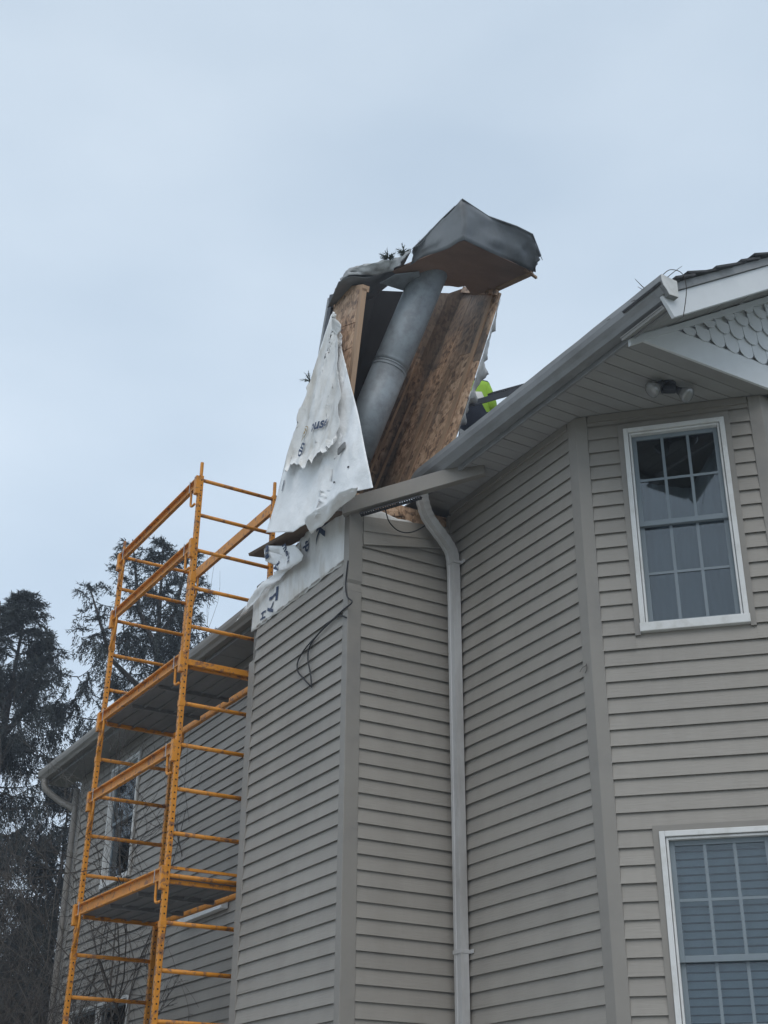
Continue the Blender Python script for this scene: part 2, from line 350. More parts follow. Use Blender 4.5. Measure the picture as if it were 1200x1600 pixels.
# corner boards
def corner(o, e1, e2, z0, z1, w1, w2, parent, t=.022):
    o = Vector((*o, 0)); e1 = Vector((*e1, 0)); e2 = Vector((*e2, 0)); mb = MB()
    n1 = Vector((e1.y, -e1.x, 0)); n2 = Vector((e2.y, -e2.x, 0))
    if n1.dot(e2) > 0: n1 = -n1
    if n2.dot(e1) > 0: n2 = -n2
    # outer ridge
    k = t / (1 + n1.dot(n2)); rg = o + (n1 + n2) * k
    prof = [o + e1 * w1 + n1 * .001, o + e1 * w1 + n1 * t, rg, o + e2 * w2 + n2 * t, o + e2 * w2 + n2 * .001, o + (n1 + n2) * .0006]
    mb.prism([p + Vector((0, 0, z0)) for p in prof], (0, 0, z1 - z0))
    return mb.build('corner_board', M['trim'], parent, bevel=.004)
corner((KX, YW), (1, 0), (-S2, -S2), GZ, ZS - .004, .078, .072, wM)
corner((XE, YW - (KX - XE)), (S2, S2), (0, -1), GZ, ZS - .004, .075, .085, wR)
corner((XC1, YC), (-1, 0), (0, -1), GZ, 3.82, .08, .08, wCL)
corner((X_FAR, YW), (-1, 0), (0, -1), GZ, ZS - .03, .085, .08, wF)
# chase corner: main length plus the buckled upper end
o_ = corner((XC0, YC), (1, 0), (0, -1), GZ, 3.84, .055, .09, wCL)
mb = MB(); rings = []
for z, dx, dy, tw in ((3.84, 0, 0, 1), (3.875, .004, .0, .97), (3.90, .009, -.004, .93), (3.925, -.003, .003, 1.02), (3.96, -.004, .002, 1.02), (4.05, -.002, 0, 1.0), (4.2, 0, .0, 1), (4.5, .004, -.004, .98)):
    t = .022
    prof = [(.055 * tw, .001), (.055 * tw, t), (-t, t), (-t, -.09 * tw), (-.001, -.09 * tw), (.0, .0)]
    rings.append([(XC0 + a + dx, YC + b + dy, z) for a, b in prof])
for r0, r1 in zip(rings[:-1], rings[1:]):
    for i in range(6): j = (i + 1) % 6; mb.face([r0[i], r0[j], r1[j], r1[i]])
mb.face(rings[-1]); o_ = mb.build('corner_board', M['trim'], wCL); o_['label'] = 'dented upper end of the chase corner trim'
# inside corner channels and frieze
MB().box(XC0 - .035, XC0 - .002, YW + .002, YW + .03, GZ, ZS - .06).build('corner_channel', M['trim'], wM)
MB().box(KX + .08, XC0 - .04, YW + .002, YW + .026, ZS - .052, ZS - .006).build('frieze', M['trim'], wM)
MB().obox(W_R.p(.08, ZS - .055, .002), W_R.e * (W_R.L - .16), W_R.n * .024, (0, 0, .05)).build('frieze', M['trim'], wR)

# windows ---------------------------------------------------------------
def window(W, a, b, z0, z1, mode, cols=3, rows_=2, double=False):
    root = bpy.data.objects.new('window', None); col.objects.link(root); root.parent = house
    def bar(name, u0, u1, c, d, d0, d1, m, bev=0):
        return MB().obox(W.p(u0, c, d0), W.e * (u1 - u0), W.n * (d1 - d0), (0, 0, d - c)).build(name, M[m], root, bevel=bev)
    # channel in wall colour
    for q in ((a - .036, a - .001, z0 - .03, z1 + .036), (b + .001, b + .036, z0 - .03, z1 + .036), (a - .001, b + .001, z1 + .001, z1 + .036)):
        bar('channel', *q, .002, .024, 'trim')
    # white outer frame in two steps, with a sill
    f = .032
    for q in ((a, a + f, z0, z1), (b - f, b, z0, z1), (a + f, b - f, z1 - f, z1)): bar('frame', *q, -.05, .036, 'white', .003)
    f2 = f + .017
    for q in ((a + f + .003, a + f2, z0 + .05, z1 - f - .003), (b - f2, b - f - .003, z0 + .05, z1 - f - .003), (a + f2, b - f2, z1 - f2, z1 - f - .003)): bar('frame', *q, -.05, .022, 'white', .002)
    bar('sill', a - .004, b + .004, z0 - .014, z0 + .044, -.05, .044, 'white', .004)
    spans = [(a + f2, b - f2)]
    if double:
        m_ = (a + b) / 2; spans = [(a + f2, m_ - .03), (m_ + .03, b - f2)]; bar('mullion', m_ - .03, m_ + .03, z0 + .044, z1 - f2, -.05, .034, 'white', .003)
    zm = (z0 + z1) / 2 + .018
    for (p, q) in spans:
        for (c, d, dep) in ((zm - .012, z1 - f2, -.012), (z0 + .044, zm + .02, -.036)):
            sw = .03
            for r in ((p, p + sw, c, d), (q - sw, q, c, d), (p + sw, q - sw, d - sw, d), (p + sw, q - sw, c, c + sw + .006)): bar('sash', *r, dep - .022, dep, 'vinyl_sash', .002)
            bar('pane', p + sw, q - sw, c + sw, d - sw, dep - .014, dep - .011, 'glass')
            if cols:
                for k in range(1, cols):
                    u = p + sw + (q - p - 2 * sw) * k / cols; bar('muntin', u - .0095, u + .0095, c + sw + .006, d - sw, dep - .010, dep - .004, 'vinyl_sash')
                zz = (c + d) / 2
                if rows_ > 1: bar('muntin', p + sw, q - sw, zz - .0085, zz + .0085, dep - .0095, dep - .0045, 'vinyl_sash')
        if mode == 'blind':
            z = z0 + .06; k = 0
            while z < z1 - .06:
                k += 1; mb = MB(); tilt = .017
                mb.obox(W.p(p + .008, z, -.098), W.e * (q - p - .016), W.n * tilt + Vector((0, 0, -.036)), W.n * .0022 + Vector((0, 0, .001)))
                mb.build('blind_slat', M['blind'], root); z += .0445
            MB().obox(W.p(p + .008, z1 - .075, -.12), W.e * (q - p - .016), W.n * .045, (0, 0, .05)).build('blind_rail', M['blind'], root)
        if mode == 'curtain':
            # one gathered sheet, its head sagging clear of the top left panes
            rws = []
            for i in range(30):
                t = i / 29; r = []
                for j in range(60):
                    s_ = j / 59; u = p + s_ * (q - p); top = z1 - .05 - edge_y([(0, .27), (.2, .30), (.62, .36), (.72, .27), (1, .03)], s_); z = lerp(top, z0 + .05, t)
                    r.append(W.p(u, z, -.15 + .007 * math.sin(s_ * 46 + 1.5 * fbm(s_ * 3, t * 2)) + .012 * fbm(s_ * 3, t * 2.5)))
                rws.append(r)
            MB().grid(rws).build('curtain', M['curtain'], root, smooth=True)
    return root
window(W_R, *WIN_R[0], 'curtain'); window(W_R, *WIN_R[1], 'blind')
window(W_F, *WIN_F[0], 'dark', cols=0); window(W_F, *WIN_F[1], 'dark', cols=0, double=True)

# soffit ---------------------------------------------------------------
YF = -4.70                     # inner face of fascia
sof = MB().box(XE - .09, X_FAR + .4, YW - .1, YF, ZS + .03, ZS + .045).build('soffit', M['soffit'], house)
def splank(x0, x1, y0a, y0b, parent=sof):
    z = ZS + random.uniform(-.0015, .0015)
    mb = MB(); mb.hexa([(x0 + .003, y0a, z), (x1 - .003, y0b, z), (x1 - .003, YF - .002, z), (x0 + .003, YF - .002, z)] + [(x0 + .003, y0a, z + .02), (x1 - .003, y0b, z + .02), (x1 - .003, YF - .002, z + .02), (x0 + .003, YF - .002, z + .02)])
    mb.build('soffit_plank', M['soffit'], parent)
x = XE - .095
while x < XC0 - .05:
    x1 = min(x + .1016, XC0 - .01)
    f_ = lambda q: (YW + .003) if q >= KX else max(YW - (KX - q) + .003, -5.93)
    splank(x, x1, f_(x), f_(x1)); x = x1
x = XC1 + .01
while x < X_FAR + .4: splank(x, x + .3048, YW + .003, YW + .003); x += .3048
# roof --------------------------------------------------------------------
SL = .63; YE = -4.64; ZE = 4.865; XR0, XR1 = 4.66, X_FAR + .62; YRIDGE = YW - 3.2
ZR = ZE + (YE - YRIDGE) * SL; YB = 2 * YRIDGE - YE
rf = MB(); T_ = .05
def roofslab(x0, x1, ya, yb):
    za, zb = ZE + (YE - ya) * SL, ZE + (YE - yb) * SL
    rf.hexa([(x0, ya, za - T_), (x1, ya, za - T_), (x1, yb, zb - T_), (x0, yb, zb - T_), (x0, ya, za), (x1, ya, za), (x1, yb, zb), (x0, yb, zb)])
roofslab(XR0, XC0 - .02, YE, YW - .25); roofslab(XC1 + .02, XR1, YE, YW - .25); roofslab(XR0, XR1, YW - .25, YRIDGE)
rf.hexa([(XR0, YRIDGE, ZR - T_), (XR1, YRIDGE, ZR - T_), (XR1, YB, ZE - T_), (XR0, YB, ZE - T_), (XR0, YRIDGE, ZR), (XR1, YRIDGE, ZR), (XR1, YB, ZE), (XR0, YB, ZE)])
roof = rf.build('roof', M['shingle'], house)
# rake: white fascia board, metal drip edge and the shingle ends along it
ds = math.hypot(1, SL); du = Vector((0, -1, SL)) / ds; dn = Vector((0, SL, 1)) / ds
p0 = Vector((XR0 - .02, YE + .10, ZE - .10 * SL)); Lr = (YE + .10 - YRIDGE) * ds
MB().obox(p0 - dn * .235 + Vector((-.004, 0, 0)), du * Lr, (.026, 0, 0), dn * .150).build('rake_board', M['gable'], roof, bevel=.003)
MB().obox(p0 - dn * .082 + Vector((-.018, 0, 0)), du * Lr, (.05, 0, 0), dn * .048).build('drip_edge', M['gutter'], roof)
s_ = .0; k = 0
while s_ < Lr - .1:
    ln = .145 + random.uniform(-.012, .012); lift = random.uniform(0, .012) + (.012 if k % 5 == 2 else 0); ov = random.uniform(.0, .025)
    a = p0 + du * s_ + dn * (-.032 + random.uniform(0, .004)) + Vector((-.03 - ov, 0, 0))
    mb = MB(); e1, e2, e3 = du * (ln + .05) + dn * (-.006), Vector((.34 + ov, 0, 0)), dn * .014
    mb.hexa([a + dn * lift, a + dn * lift + e2, a + e1 + e2, a + e1, a + dn * lift + e3, a + dn * lift + e2 + e3, a + e1 + e2 + e3, a + e1 + e3]).build('shingle', M['shingle'], roof)
    s_ += ln; k += 1
# gable wall with fish-scale shingles -----------------------------------
XG = 5.05
zg = lambda y: ZE - .185 + (YE - y) * SL       # underside of the sloping soffit
y0g = YF + .02
gb = MB(); y1g = 2 * YRIDGE - y0g
gb.prism([(XG, y0g - .06, ZS), (XG, y0g - .06, zg(y0g - .06)), (XG, YRIDGE, zg(YRIDGE)), (XG, y1g, zg(y0g)), (XG, y1g, ZS)], (.04, 0, 0))
gable = gb.build('gable', M['gable'], house)
MB().box(XG - .022, XG - .002, y1g, y0g, ZS - .012, ZS + .175).build('gable_board', M['gable'], gable, bevel=.003)
MB().box(XG + .041, XE - .02, -5.86, YF - .01, ZS + .046, ZS + .05).build('soffit_closure', M['soffit'], gable)
def rakeline(off, th, proud, name, m):
    a = Vector((XG - proud, y0g + .02, zg(y0g + .02) - off)); e = Vector((0, YRIDGE - y0g - .02, (y0g + .02 - YRIDGE) * SL))
    MB().obox(a, e, (proud - .003, 0, 0), (0, 0, th)).build(name, M[m], gable)
rakeline(.060, .046, .030, 'rake_trim', 'gable')
row = 0; z = ZS + .168
while z < 6.7:
    off = 0 if row % 2 else .0625; y = -4.86 - off
    while y > -7.6:
        wv = .0605; zt = z + .17; zlim = zg(y) - .06
        if z + .03 < zlim and zt - .17 < zlim:
            zt = min(zt, zg(y + wv) - .055)
            poly = [(wv, max(zt, z + .07)), (wv, z + .062)]
            for i in range(0, 9):
                an = math.pi * i / 8; poly.append((wv * math.cos(an), z + .062 - .062 * math.sin(an)))
            poly += [(-wv, max(zt, z + .07))]
            # slanted: butt proud, top tucked in
            pts = [(XG - .003 - .020 * (1 - (q[1] - z) / .20), y + q[0], q[1]) for q in poly]
            mb = MB(); mb.prism(pts, (.003 if 0 else -.006, 0, 0)).build('scale_shingle', M['gable'], gable)
        y -= .125
    z += .130; row += 1
# sloping rake soffit in narrow planks
rs = MB(); a = Vector((XR0 + .008, y0g + .07, zg(y0g + .07) - .002)); Ln = (y0g + .07 - YRIDGE) * ds
rsof = MB().obox(a + dn * .016, du * Ln, (XG - XR0 - .012, 0, 0), dn * .008).build('soffit', M['soffit'], house)
k = 0
while k * .1016 < Ln - .1:
    b = a + du * (k * .1016 + .002) + dn * random.uniform(-.001, .001)
    MB().obox(b, du * .0965, (XG - XR0 - .012, 0, 0), dn * .014).build('soffit_plank', M['soffit'], rsof); k += 1
# fascia and gutters ------------------------------------------------------
for (xa, xb) in ((XR0 + .03, XC0 - .04), (XC1 + .03, XR1 - .1)):
    MB().box(xa, xb, YF, YF + .02, ZS - .028, ZE - .06).build('fascia', M['gutter'], house, bevel=.003)
def gutter(x0, x1, crumple=0):
    prof = [(-4.676, 4.842), (-4.676, 4.727), (-4.605, 4.722), (-4.590, 4.748), (-4.566, 4.775), (-4.556, 4.812), (-4.556, 4.848), (-4.570, 4.850), (-4.570, 4.842)]
    n = 60 if crumple else 24; rws = []
    for i in range(n + 1):
        t = i / n; x = x0 + (x1 - x0) * t; r = []
        cr_ = max(0, (t - .93) / .07) if crumple else 0
        for j, (y, z) in enumerate(prof):
            q = min(1, j / 5)
            r.append((x, y - .045 * cr_ ** 2 * q + .003 * fbm(x * 3, j), z + .05 * cr_ ** 2 * (1 - q) - .05 * cr_ ** 2 * q + .002 * fbm(x * 2, j + 5)))
        rws.append(r)
    return MB().grid(rws).build('gutter', M['gutter'], house, solid=.0025)
gu = gutter(4.60, 7.55, 1)
MB().prism([(4.598, -4.677, 4.843), (4.598, -4.677, 4.726), (4.598, -4.604, 4.721), (4.598, -4.589, 4.748), (4.598, -4.565, 4.775), (4.598, -4.555, 4.812), (4.598, -4.555, 4.850)], (-.003, 0, 0)).build('end_cap', M['white'], gu)
gf = gutter(XC1 + .1, XR1 - .05); gf.data.materials[0] = M['trim']
# debris in the gutter mouth
deb = MB()
for i in range(9):
    x = 4.60 + abs(random.gauss(0, .22)); a = Vector((x, -4.60 + random.uniform(-.03, .02), 4.845)); d = Vector((random.uniform(-1, 1), random.uniform(-.2, .9), random.uniform(-.3, .2))).normalized()
    deb.tube([a, a + d * .05, a + d * random.uniform(.06, .13) + Vector((0, 0, random.uniform(-.03, .02)))], [.0035, .003, .0015], 4)
deb.tube(catmull([(4.60, -4.57, 4.85), (4.56, -4.60, 4.875), (4.53, -4.66, 4.85), (4.55, -4.70, 4.76), (4.60, -4.70, 4.60)], 5), .003, 4)
tag(deb.build('twig_cluster', M['twig']), 'thin bare twigs and wire caught on the gutter end by the white rake board', 'twigs')
# downspout at the inner corner
sp = catmull([(7.40, -4.62, 4.73), (7.405, -4.635, 4.62), (7.425, -4.70, 4.50), (7.45, -4.86, 4.36), (7.46, -4.925, 4.27), (7.462, -4.938, 4.12)], 8) + [Vector((7.458, -4.938, 2.5)), Vector((7.452, -4.938, GZ + .2))]
mb = MB(); rings = []
for i, p in enumerate(sp):
    t = (sp[min(i + 1, len(sp) - 1)] - sp[max(i - 1, 0)]).normalized(); u = Vector((1, 0, 0)); v = t.cross(u).normalized(); u = v.cross(t).normalized()
    a_, b_ = .041, .031; pr = []
    for (c, d) in ((-1, -1), (-.4, -1), (-.3, -.84), (.3, -.84), (.4, -1), (1, -1), (1, 1), (.4, 1), (.3, .84), (-.3, .84), (-.4, 1), (-1, 1)):
        wv = 1 + (.05 if i % 3 == 0 and 2 < i < 36 else 0); pr.append(p + u * a_ * c * wv + v * b_ * d * wv)
    rings.append(pr)
for r0, r1 in zip(rings[:-1], rings[1:]):
    for i in range(12): j = (i + 1) % 12; mb.face([r0[i], r0[j], r1[j], r1[i]])
dsp = mb.build('downspout', M['spout'], house)
for zz in (4.20, 1.40):
    s = MB().box(7.412, 7.506, -4.983, -4.903, zz - .012, zz + .012); s.box(7.372, 7.412, -4.983, -4.978, zz - .012, zz + .014); s.build('strap', M['spout'], dsp, bevel=.002)
# far gutter outlet elbow
MB().tube(catmull([(16.62, -4.62, 4.72), (16.60, -4.63, 4.60), (16.50, -4.80, 4.44), (16.30, -4.93, 4.30), (16.27, -4.95, 4.10), (16.27, -4.95, GZ + .2)], 6), .042, 8).build('downspout', M['trim'], house, smooth=True)
# white hood strip on the far wall
MB().box(11.36, 12.40, YW + .02, YW + .09, 2.30, 2.36).build('hood_trim', M['white'], house, bevel=.004)

# ------------------------------------------------------------------ chimney chase: wrapped stump below the break
def lerp(a, b, t): return a + (b - a) * t
# band of house wrap on the outer face: top edge ragged (x along the face, height)
TOPB = sorted((ony(x, y, YC + .012).x, ony(x, y, YC + .012).z) for x, y in ((560, 764), (548, 766), (536, 778), (524, 784), (511, 800), (497, 814), (482, 832), (469, 849), (461, 868), (452, 886), (440, 894), (426, 901), (412, 915), (401, 934)))
def band_y(x, z): return YC + .016 + .012 * fbm(x * 3.2, z * 2.2, 3) + .005 * math.sin(x * 34 + 5 * fbm(x * 2, z)) - .008 * abs(fbm(x * 8, z * 3, 7, 2))
rws = []
for i in range(13):
    t = i / 12; r = []
    for j in range(56):
        x = 7.585 + (9.235 - 7.585) * j / 55; zt = edge_y(TOPB, x) + .022 * fbm(x * 14, 1.7); z = lerp(4.085 + .008 * fbm(x * 5, 9), zt, t)
        r.append((x, band_y(x, z) + .03 * max(0, t - .85) / .15 * (.5 + fbm(x * 6, 2)), z))
    rws.append(r)
band = MB().grid(rws).build('wrap_band', M['wrap_dirty'], house, smooth=True, solid=.002)
rws = []
for i in range(9):          # the same wrap turned round the corner onto the narrow face
    t = i / 8; r = []
    for j in range(20):
        y = YC + .01 - (.86) * j / 19; zt = 4.56 - .05 * (j / 19) + .02 * fbm(y * 9, 4.2); z = lerp(4.42 + .06 * j / 19, zt, t); r.append((XC0 - .012 - .008 * fbm(y * 4, z * 4), y, z))
    rws.append(r)
MB().grid(rws).build('wrap_band', M['wrap_dirty'], house, smooth=True, solid=.002)
# sheathing edge showing at the break
MB().box(7.66, 8.72, YC - .10, YC - .012, 4.1, 4.60).build('sheathing', M['osb'], house)
MB().prism([(7.60, YC - .02, 4.50), (7.60, YC - .45, 4.60), (7.60, YC - .47, 4.575), (7.60, YC - .02, 4.45)], (.05, 0, 0)).build('sheathing', M['osb'], house)
MB().box(XC0 + .01, XC0 + .05, YW + .01, YC - .02, 4.30, 4.66).build('sheathing', M['osb'], house)
# two slipped siding pieces at the head of the narrow face
for (za, zb, h) in ((4.335, 4.435, .125), (4.225, 4.375, .112)):
    mb = MB(); a, b = Vector((XC0 - .018, YC - .095, za)), Vector((XC0 - .018, YW + .03, zb))
    mb.obox(a, b - a, (-.016, 0, 0), (.008, 0, h)).build('siding_board', M['siding'], wCR)['label'] = 'slipped siding board hanging off level'
# loose fascia length bridging from chase corner to eave
A_, B_ = Vector((7.60, -4.06, 4.44)), Vector((6.86, -4.83, 4.655))
mb = MB(); d = (B_ - A_); nd = Vector((-.72, .69, 0))
mb.obox(A_, d, nd * .012, Vector((.0, 0, .125))); mb.obox(A_ + nd * .0, d, -nd * .05, Vector((0, 0, .010)))
tag(mb.build('fascia_trim', M['trim'], None, bevel=.003), 'loose taupe metal fascia strip slanting from chase corner up under the eave', 'fascia strip')
vs = MB(); dd = d.normalized()
for i in range(26):
    p = A_ + d * (.12 + .42 * i / 25) + Vector((.02, -.02, -.03)); q = p + Vector((.03, -.03, .0)) ; vs.beam(p, p + d * .010, .05, .006)
    vs.beam(p + d * .010, p + d * .0168, .012, .006)
vs.beam(A_ + d * .12 + Vector((.035, -.035, -.03)), A_ + d * .54 + Vector((.035, -.035, -.03)), .006, .008); vs.beam(A_ + d * .12 + Vector((.0, 0, -.03)), A_ + d * .54 + Vector((.0, 0, -.03)), .006, .008)
tag(vs.build('vent_strip', M['dark_steel']), 'dark perforated vent strip dangling under the loose fascia', 'vent strip')
tag(MB().tube(catmull([onx(602, 795, 7.50), onx(608, 815, 7.5), onx(622, 829, 7.50), onx(640, 832, 7.5), onx(660, 824, 7.5), onx(680, 808, 7.48)], 6), .005, 6).build('wire', M['black'], None, smooth=True), 'black wire loop sagging below the loose fascia strip', 'wire')
yc = YC + .03
cb = MB(); cb.tube(catmull([ony(x, y, yc) for x, y in ((544, 876), (541, 900), (540, 918), (543, 933), (550, 941), (536, 953), (520, 968), (500, 988), (478, 1012), (466, 1032), (465, 1048), (474, 1060), (485, 1072))], 5), .006, 6)
cb.tube(catmull([ony(x, y, yc) for x, y in ((541, 965), (530, 962), (515, 972), (498, 990), (484, 1010), (481, 1030), (485, 1052), (487, 1074))], 5), .006, 6)
tag(cb.build('cable', M['black'], None, smooth=True), 'black cable hanging in a loop down the chase siding', 'cable')
tk = MB().tube(catmull([ony(914, 1052, -4.97), ony(917, 1045, -4.97), ony(916, 1037, -4.965)], 4), .0025, 4); tk.tube([ony(906, 1050, -4.97), ony(910, 1043, -4.965), ony(916, 1040, -4.97)], .002, 4)
tag(tk.build('twig', M['twig']), 'tiny twig stuck in siding at the clipped corner board', 'twig')

# ------------------------------------------------------------------ broken chase top: leaning frame, still boarded
chase = thing('chimney_chase', 'broken leaning chimney chase top of brown OSB boards open to the front', 'chimney')
e2 = Vector((.968, -.25, 0))
Lt, Rt = onx(568, 450, 7.45), onx(782, 453, 7.15)            # near top corners
FLt, FRt = onx(526, 457, 8.00), onx(729, 447, 7.90)          # far top corners
Lb, Rb = Vector((7.62, -4.05, 4.85)), onx(691, 738, 7.55)
FLb, FRb = Vector((8.45, -4.14, 4.95)), onx(572, 815, 8.75)
def slab(mb, a, b, c, d, th):     # four corners, thickness vector
    th = Vector(th); mb.hexa([a, b, c, d, a + th, b + th, c + th, d + th]); return mb
class Panel:                      # bilinear patch: u near->far, v bottom->top
    def __init__(s, nb_, fb, ft, nt_): s.c = (nb_, fb, ft, nt_); s.n = ((fb - nb_).cross(nt_ - nb_)).normalized()
    def p(s, u, v, o=0): a, b, c, d = s.c; return lerp(lerp(a, b, u), lerp(d, c, u), v) + s.n * o
    def piece(s, u0, u1, v0, v1, o, th, name, m, parent=None):
        mb = MB(); nv = 5
        for k in range(nv):
            w0, w1 = lerp(v0, v1, k / nv), lerp(v0, v1, (k + 1) / nv); slab(mb, s.p(u0, w0, o), s.p(u1, w0, o), s.p(u1, w1, o), s.p(u0, w1, o), s.n * th)
        return mb.build(name, M[m], parent or chase)
PL = Panel(Lb, FLb, FLt, Lt); PR = Panel(Rb, FRb, FRt, Rt)
if PL.n.y < 0: PL.n = -PL.n       # outward
if PR.n.y > 0: PR.n = -PR.n       # outward
# outer (left) wall: boards with two horizontal joints, a near post and a far post
for v0, v1 in ((0, .66), (.664, .80), (.804, .995)): PL.piece(.10, 1, v0, v1, 0, .012, 'board', 'osb')
PL.piece(.0, .092, 0, 1, -.03, .040, 'stud', 'stud'); PL.piece(.55, .64, 0, .98, -.09, .086, 'stud', 'soot'); PL.piece(.10, 1, 0, .99, -.008, .006, 'lining', 'soot')  # inner stud and lining have the interior shade painted in
PL.piece(.96, 1.10, .70, .985, .016, .02, 'corner_trim', 'dark_steel'); PL.piece(1.08, 1.16, .63, .97, .02, .016, 'corner_trim', 'gutter'); PL.piece(1.14, 1.20, .60, .80, .005, .02, 'corner_trim', 'dark_steel')
PL.piece(0, 1.05, .985, 1.02, -.05, .06, 'top_plate', 'stud')
# house-side (right) wall: boards, with studs standing proud inside
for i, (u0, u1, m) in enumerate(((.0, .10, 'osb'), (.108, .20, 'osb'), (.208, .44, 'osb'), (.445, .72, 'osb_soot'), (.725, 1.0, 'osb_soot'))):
    PR.piece(u0, u1, 0, .60 + .03 * (i % 3), .0025 * (i % 2), .02, 'board', m); PR.piece(u0, u1, .602 + .03 * (i % 3), .985, .0025 * (i % 2), .02, 'board', 'osb_soot' if i < 2 else 'osb_black')  # upper and far boards darker: shade below the cap painted in
for u0, u1, v1, m in ((.115, .185, .97, 'stud'), (.50, .555, .60, 'stud'), (.66, .70, .45, 'stud')):
    PR.piece(u0, u1, 0, v1, -.014, .013, 'stud', m)
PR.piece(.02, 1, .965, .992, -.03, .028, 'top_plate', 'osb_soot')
# back wall, interior shade painted into its boards, its top edge broken
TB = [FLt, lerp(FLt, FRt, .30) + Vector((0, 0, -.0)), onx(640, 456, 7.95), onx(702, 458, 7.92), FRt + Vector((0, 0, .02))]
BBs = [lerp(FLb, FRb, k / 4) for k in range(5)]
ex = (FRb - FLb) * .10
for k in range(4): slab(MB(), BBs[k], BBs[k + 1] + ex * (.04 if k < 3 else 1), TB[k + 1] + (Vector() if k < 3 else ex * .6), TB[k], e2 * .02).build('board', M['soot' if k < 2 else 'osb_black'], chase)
for u in (.50, .72, .90):
    a, b = lerp(FLb, FRb, u), lerp(FLb, FRb, u + .045); c, d = lerp(TB[2], TB[4], u), lerp(TB[2], TB[4], max(0, u - .02)); v1 = .62 if u < .8 else .5
    slab(MB(), a, b, lerp(b, c, v1), lerp(a, d, v1), -e2 * .05).build('stud', M['stud'], chase)
# wrap left hanging in tatters along the outside of the house-side wall
nr = PR.n; rws = []
for i in range(60):
    t = i / 59; r = []; base = PR.p(.01, .03 + .93 * t, .03)
    wd = max(.012, (.045 + .06 * fbm(t * 8, .3) + .05 * fbm(t * 27, 1.3)) * (1.1 - .7 * t) + (.055 if .44 < t < .64 else 0) - (.04 if t < .3 else 0))
    for j in range(6):
        s = j / 5; r.append(base + nr * wd * s + e2 * (.10 * s + .02 * fbm(t * 12, s * 3)) + Vector((0, 0, .02 * fbm(t * 20, j))))
    rws.append(r)
MB().grid(rws).build('wrap_tatter', M['wrap_dirty'], chase, smooth=True, solid=.002)
MB().obox(PR.p(.0, .24, .03), Vector((.03, -.005, -.50)), nr * .045, (.01, 0, 0)).build('flashing', M['gutter'], chase)

# flue pipe ------------------------------------------------------------------
flue = thing('flue_pipe', 'bent galvanized steel flue pipe leaning inside the open chase', 'flue')
pb, pm, pt = onx(552, 712, 8.02), onx(613, 566, 7.80), Vector((7.36, -4.715, 6.80))
pm0 = lerp(pm, pb, .06)
RAD = .148
MB().tube([pb, lerp(pb, pm0, .5), pm0], RAD, 36).build('pipe_section', M['galv'], flue, smooth=False)
MB().tube([pm0, pm, lerp(pm, pt, .06), pt], [RAD * 1.0, RAD * 1.015, RAD, RAD * .98], 36).build('pipe_section', M['galv'], flue)
for t in (.0, .035):
    p = lerp(pm0, pb, t + .01); d = (pm0 - pb).normalized()
    MB().tube([p - d * .006, p + d * .006], RAD * 1.018, 36).build('pipe_band', M['galv'], flue)
for ch in flue.children: ch.data.polygons.foreach_set('use_smooth', [len(p.vertices) == 4 for p in ch.data.polygons])

# chase cap --------------------------------------------------------------------
capo = thing('chase_cap', 'crumpled grey sheet-metal chase cap with brown plywood underside tipped over the flue', 'chimney cap')
cA, cB, cC, cD = onz(612, 424, 6.64), onz(725, 376, 6.74), onz(834, 425, 6.86), onz(716, 462, 6.80)
ncap = (cB - cA).cross(cC - cA).normalized()
def oncap(px, py): d = sight(px, py); return d * (cA.dot(ncap) / d.dot(ncap))
MB().prism([oncap(*q) for q in ((612, 424), (725, 376), (834, 425), (777, 452), (738, 462), (727, 447), (716, 449), (703, 447), (660, 446), (628, 436))], (.01, 0, .018)).build('plywood', M['plywood'], capo)
MB().prism([oncap(*q) for q in ((834, 427), (777, 453), (774, 449), (830, 423))], (0, 0, -.02)).build('batten', M['stud'], capo)
MB().beam(oncap(820, 421), oncap(838, 434), .02, .02).build('batten', M['stud'], capo)
# metal skirt: outer band over the two near edges, rising outward like an upturned tray
bot = [onz(492 + 150, 412, 6.67), lerp(cA, cB, .22), lerp(cA, cB, .6), cB + Vector((-.008, .003, 0)), lerp(cB, cC, .35), lerp(cB, cC, .75), cC + Vector((-.004, -.02, .0)), onz(839, 418, 6.84)]
top = [onz(645, 389, 6.74), onz(666, 368, 6.86), onz(690, 343, 6.97), onz(722, 312, 7.08), onz(763, 339, 7.06), onz(808, 355, 7.05), onz(832, 367, 7.04), onz(844, 398, 6.98)]
rws = []
nn = 40
def poly_fine(pts, n): return [lerp(pts[i], pts[i + 1], k / n) for i in range(len(pts) - 1) for k in range(n)] + [pts[-1]]
bs = poly_fine(bot, 6); ts = poly_fine(top, 6)
for i in range(9):
    t = i / 8; rws.append([lerp(b_, t_, t) + Vector((.03, .02, .03)) * (.35 * fbm(k * .16, t * 2.2, 5) - 1.3 * abs(fbm(k * .10 + t * 1.2, t * 1.4 - k * .05, 9, 2)) + .25) for k, (b_, t_) in enumerate(zip(bs, ts))])
for a0, a1 in ((0, 18), (18, len(bs) - 1)): MB().grid([r[a0:a1 + 1] for r in rws]).build('sheet_skirt', M['cap'], capo, smooth=True, solid=.003)
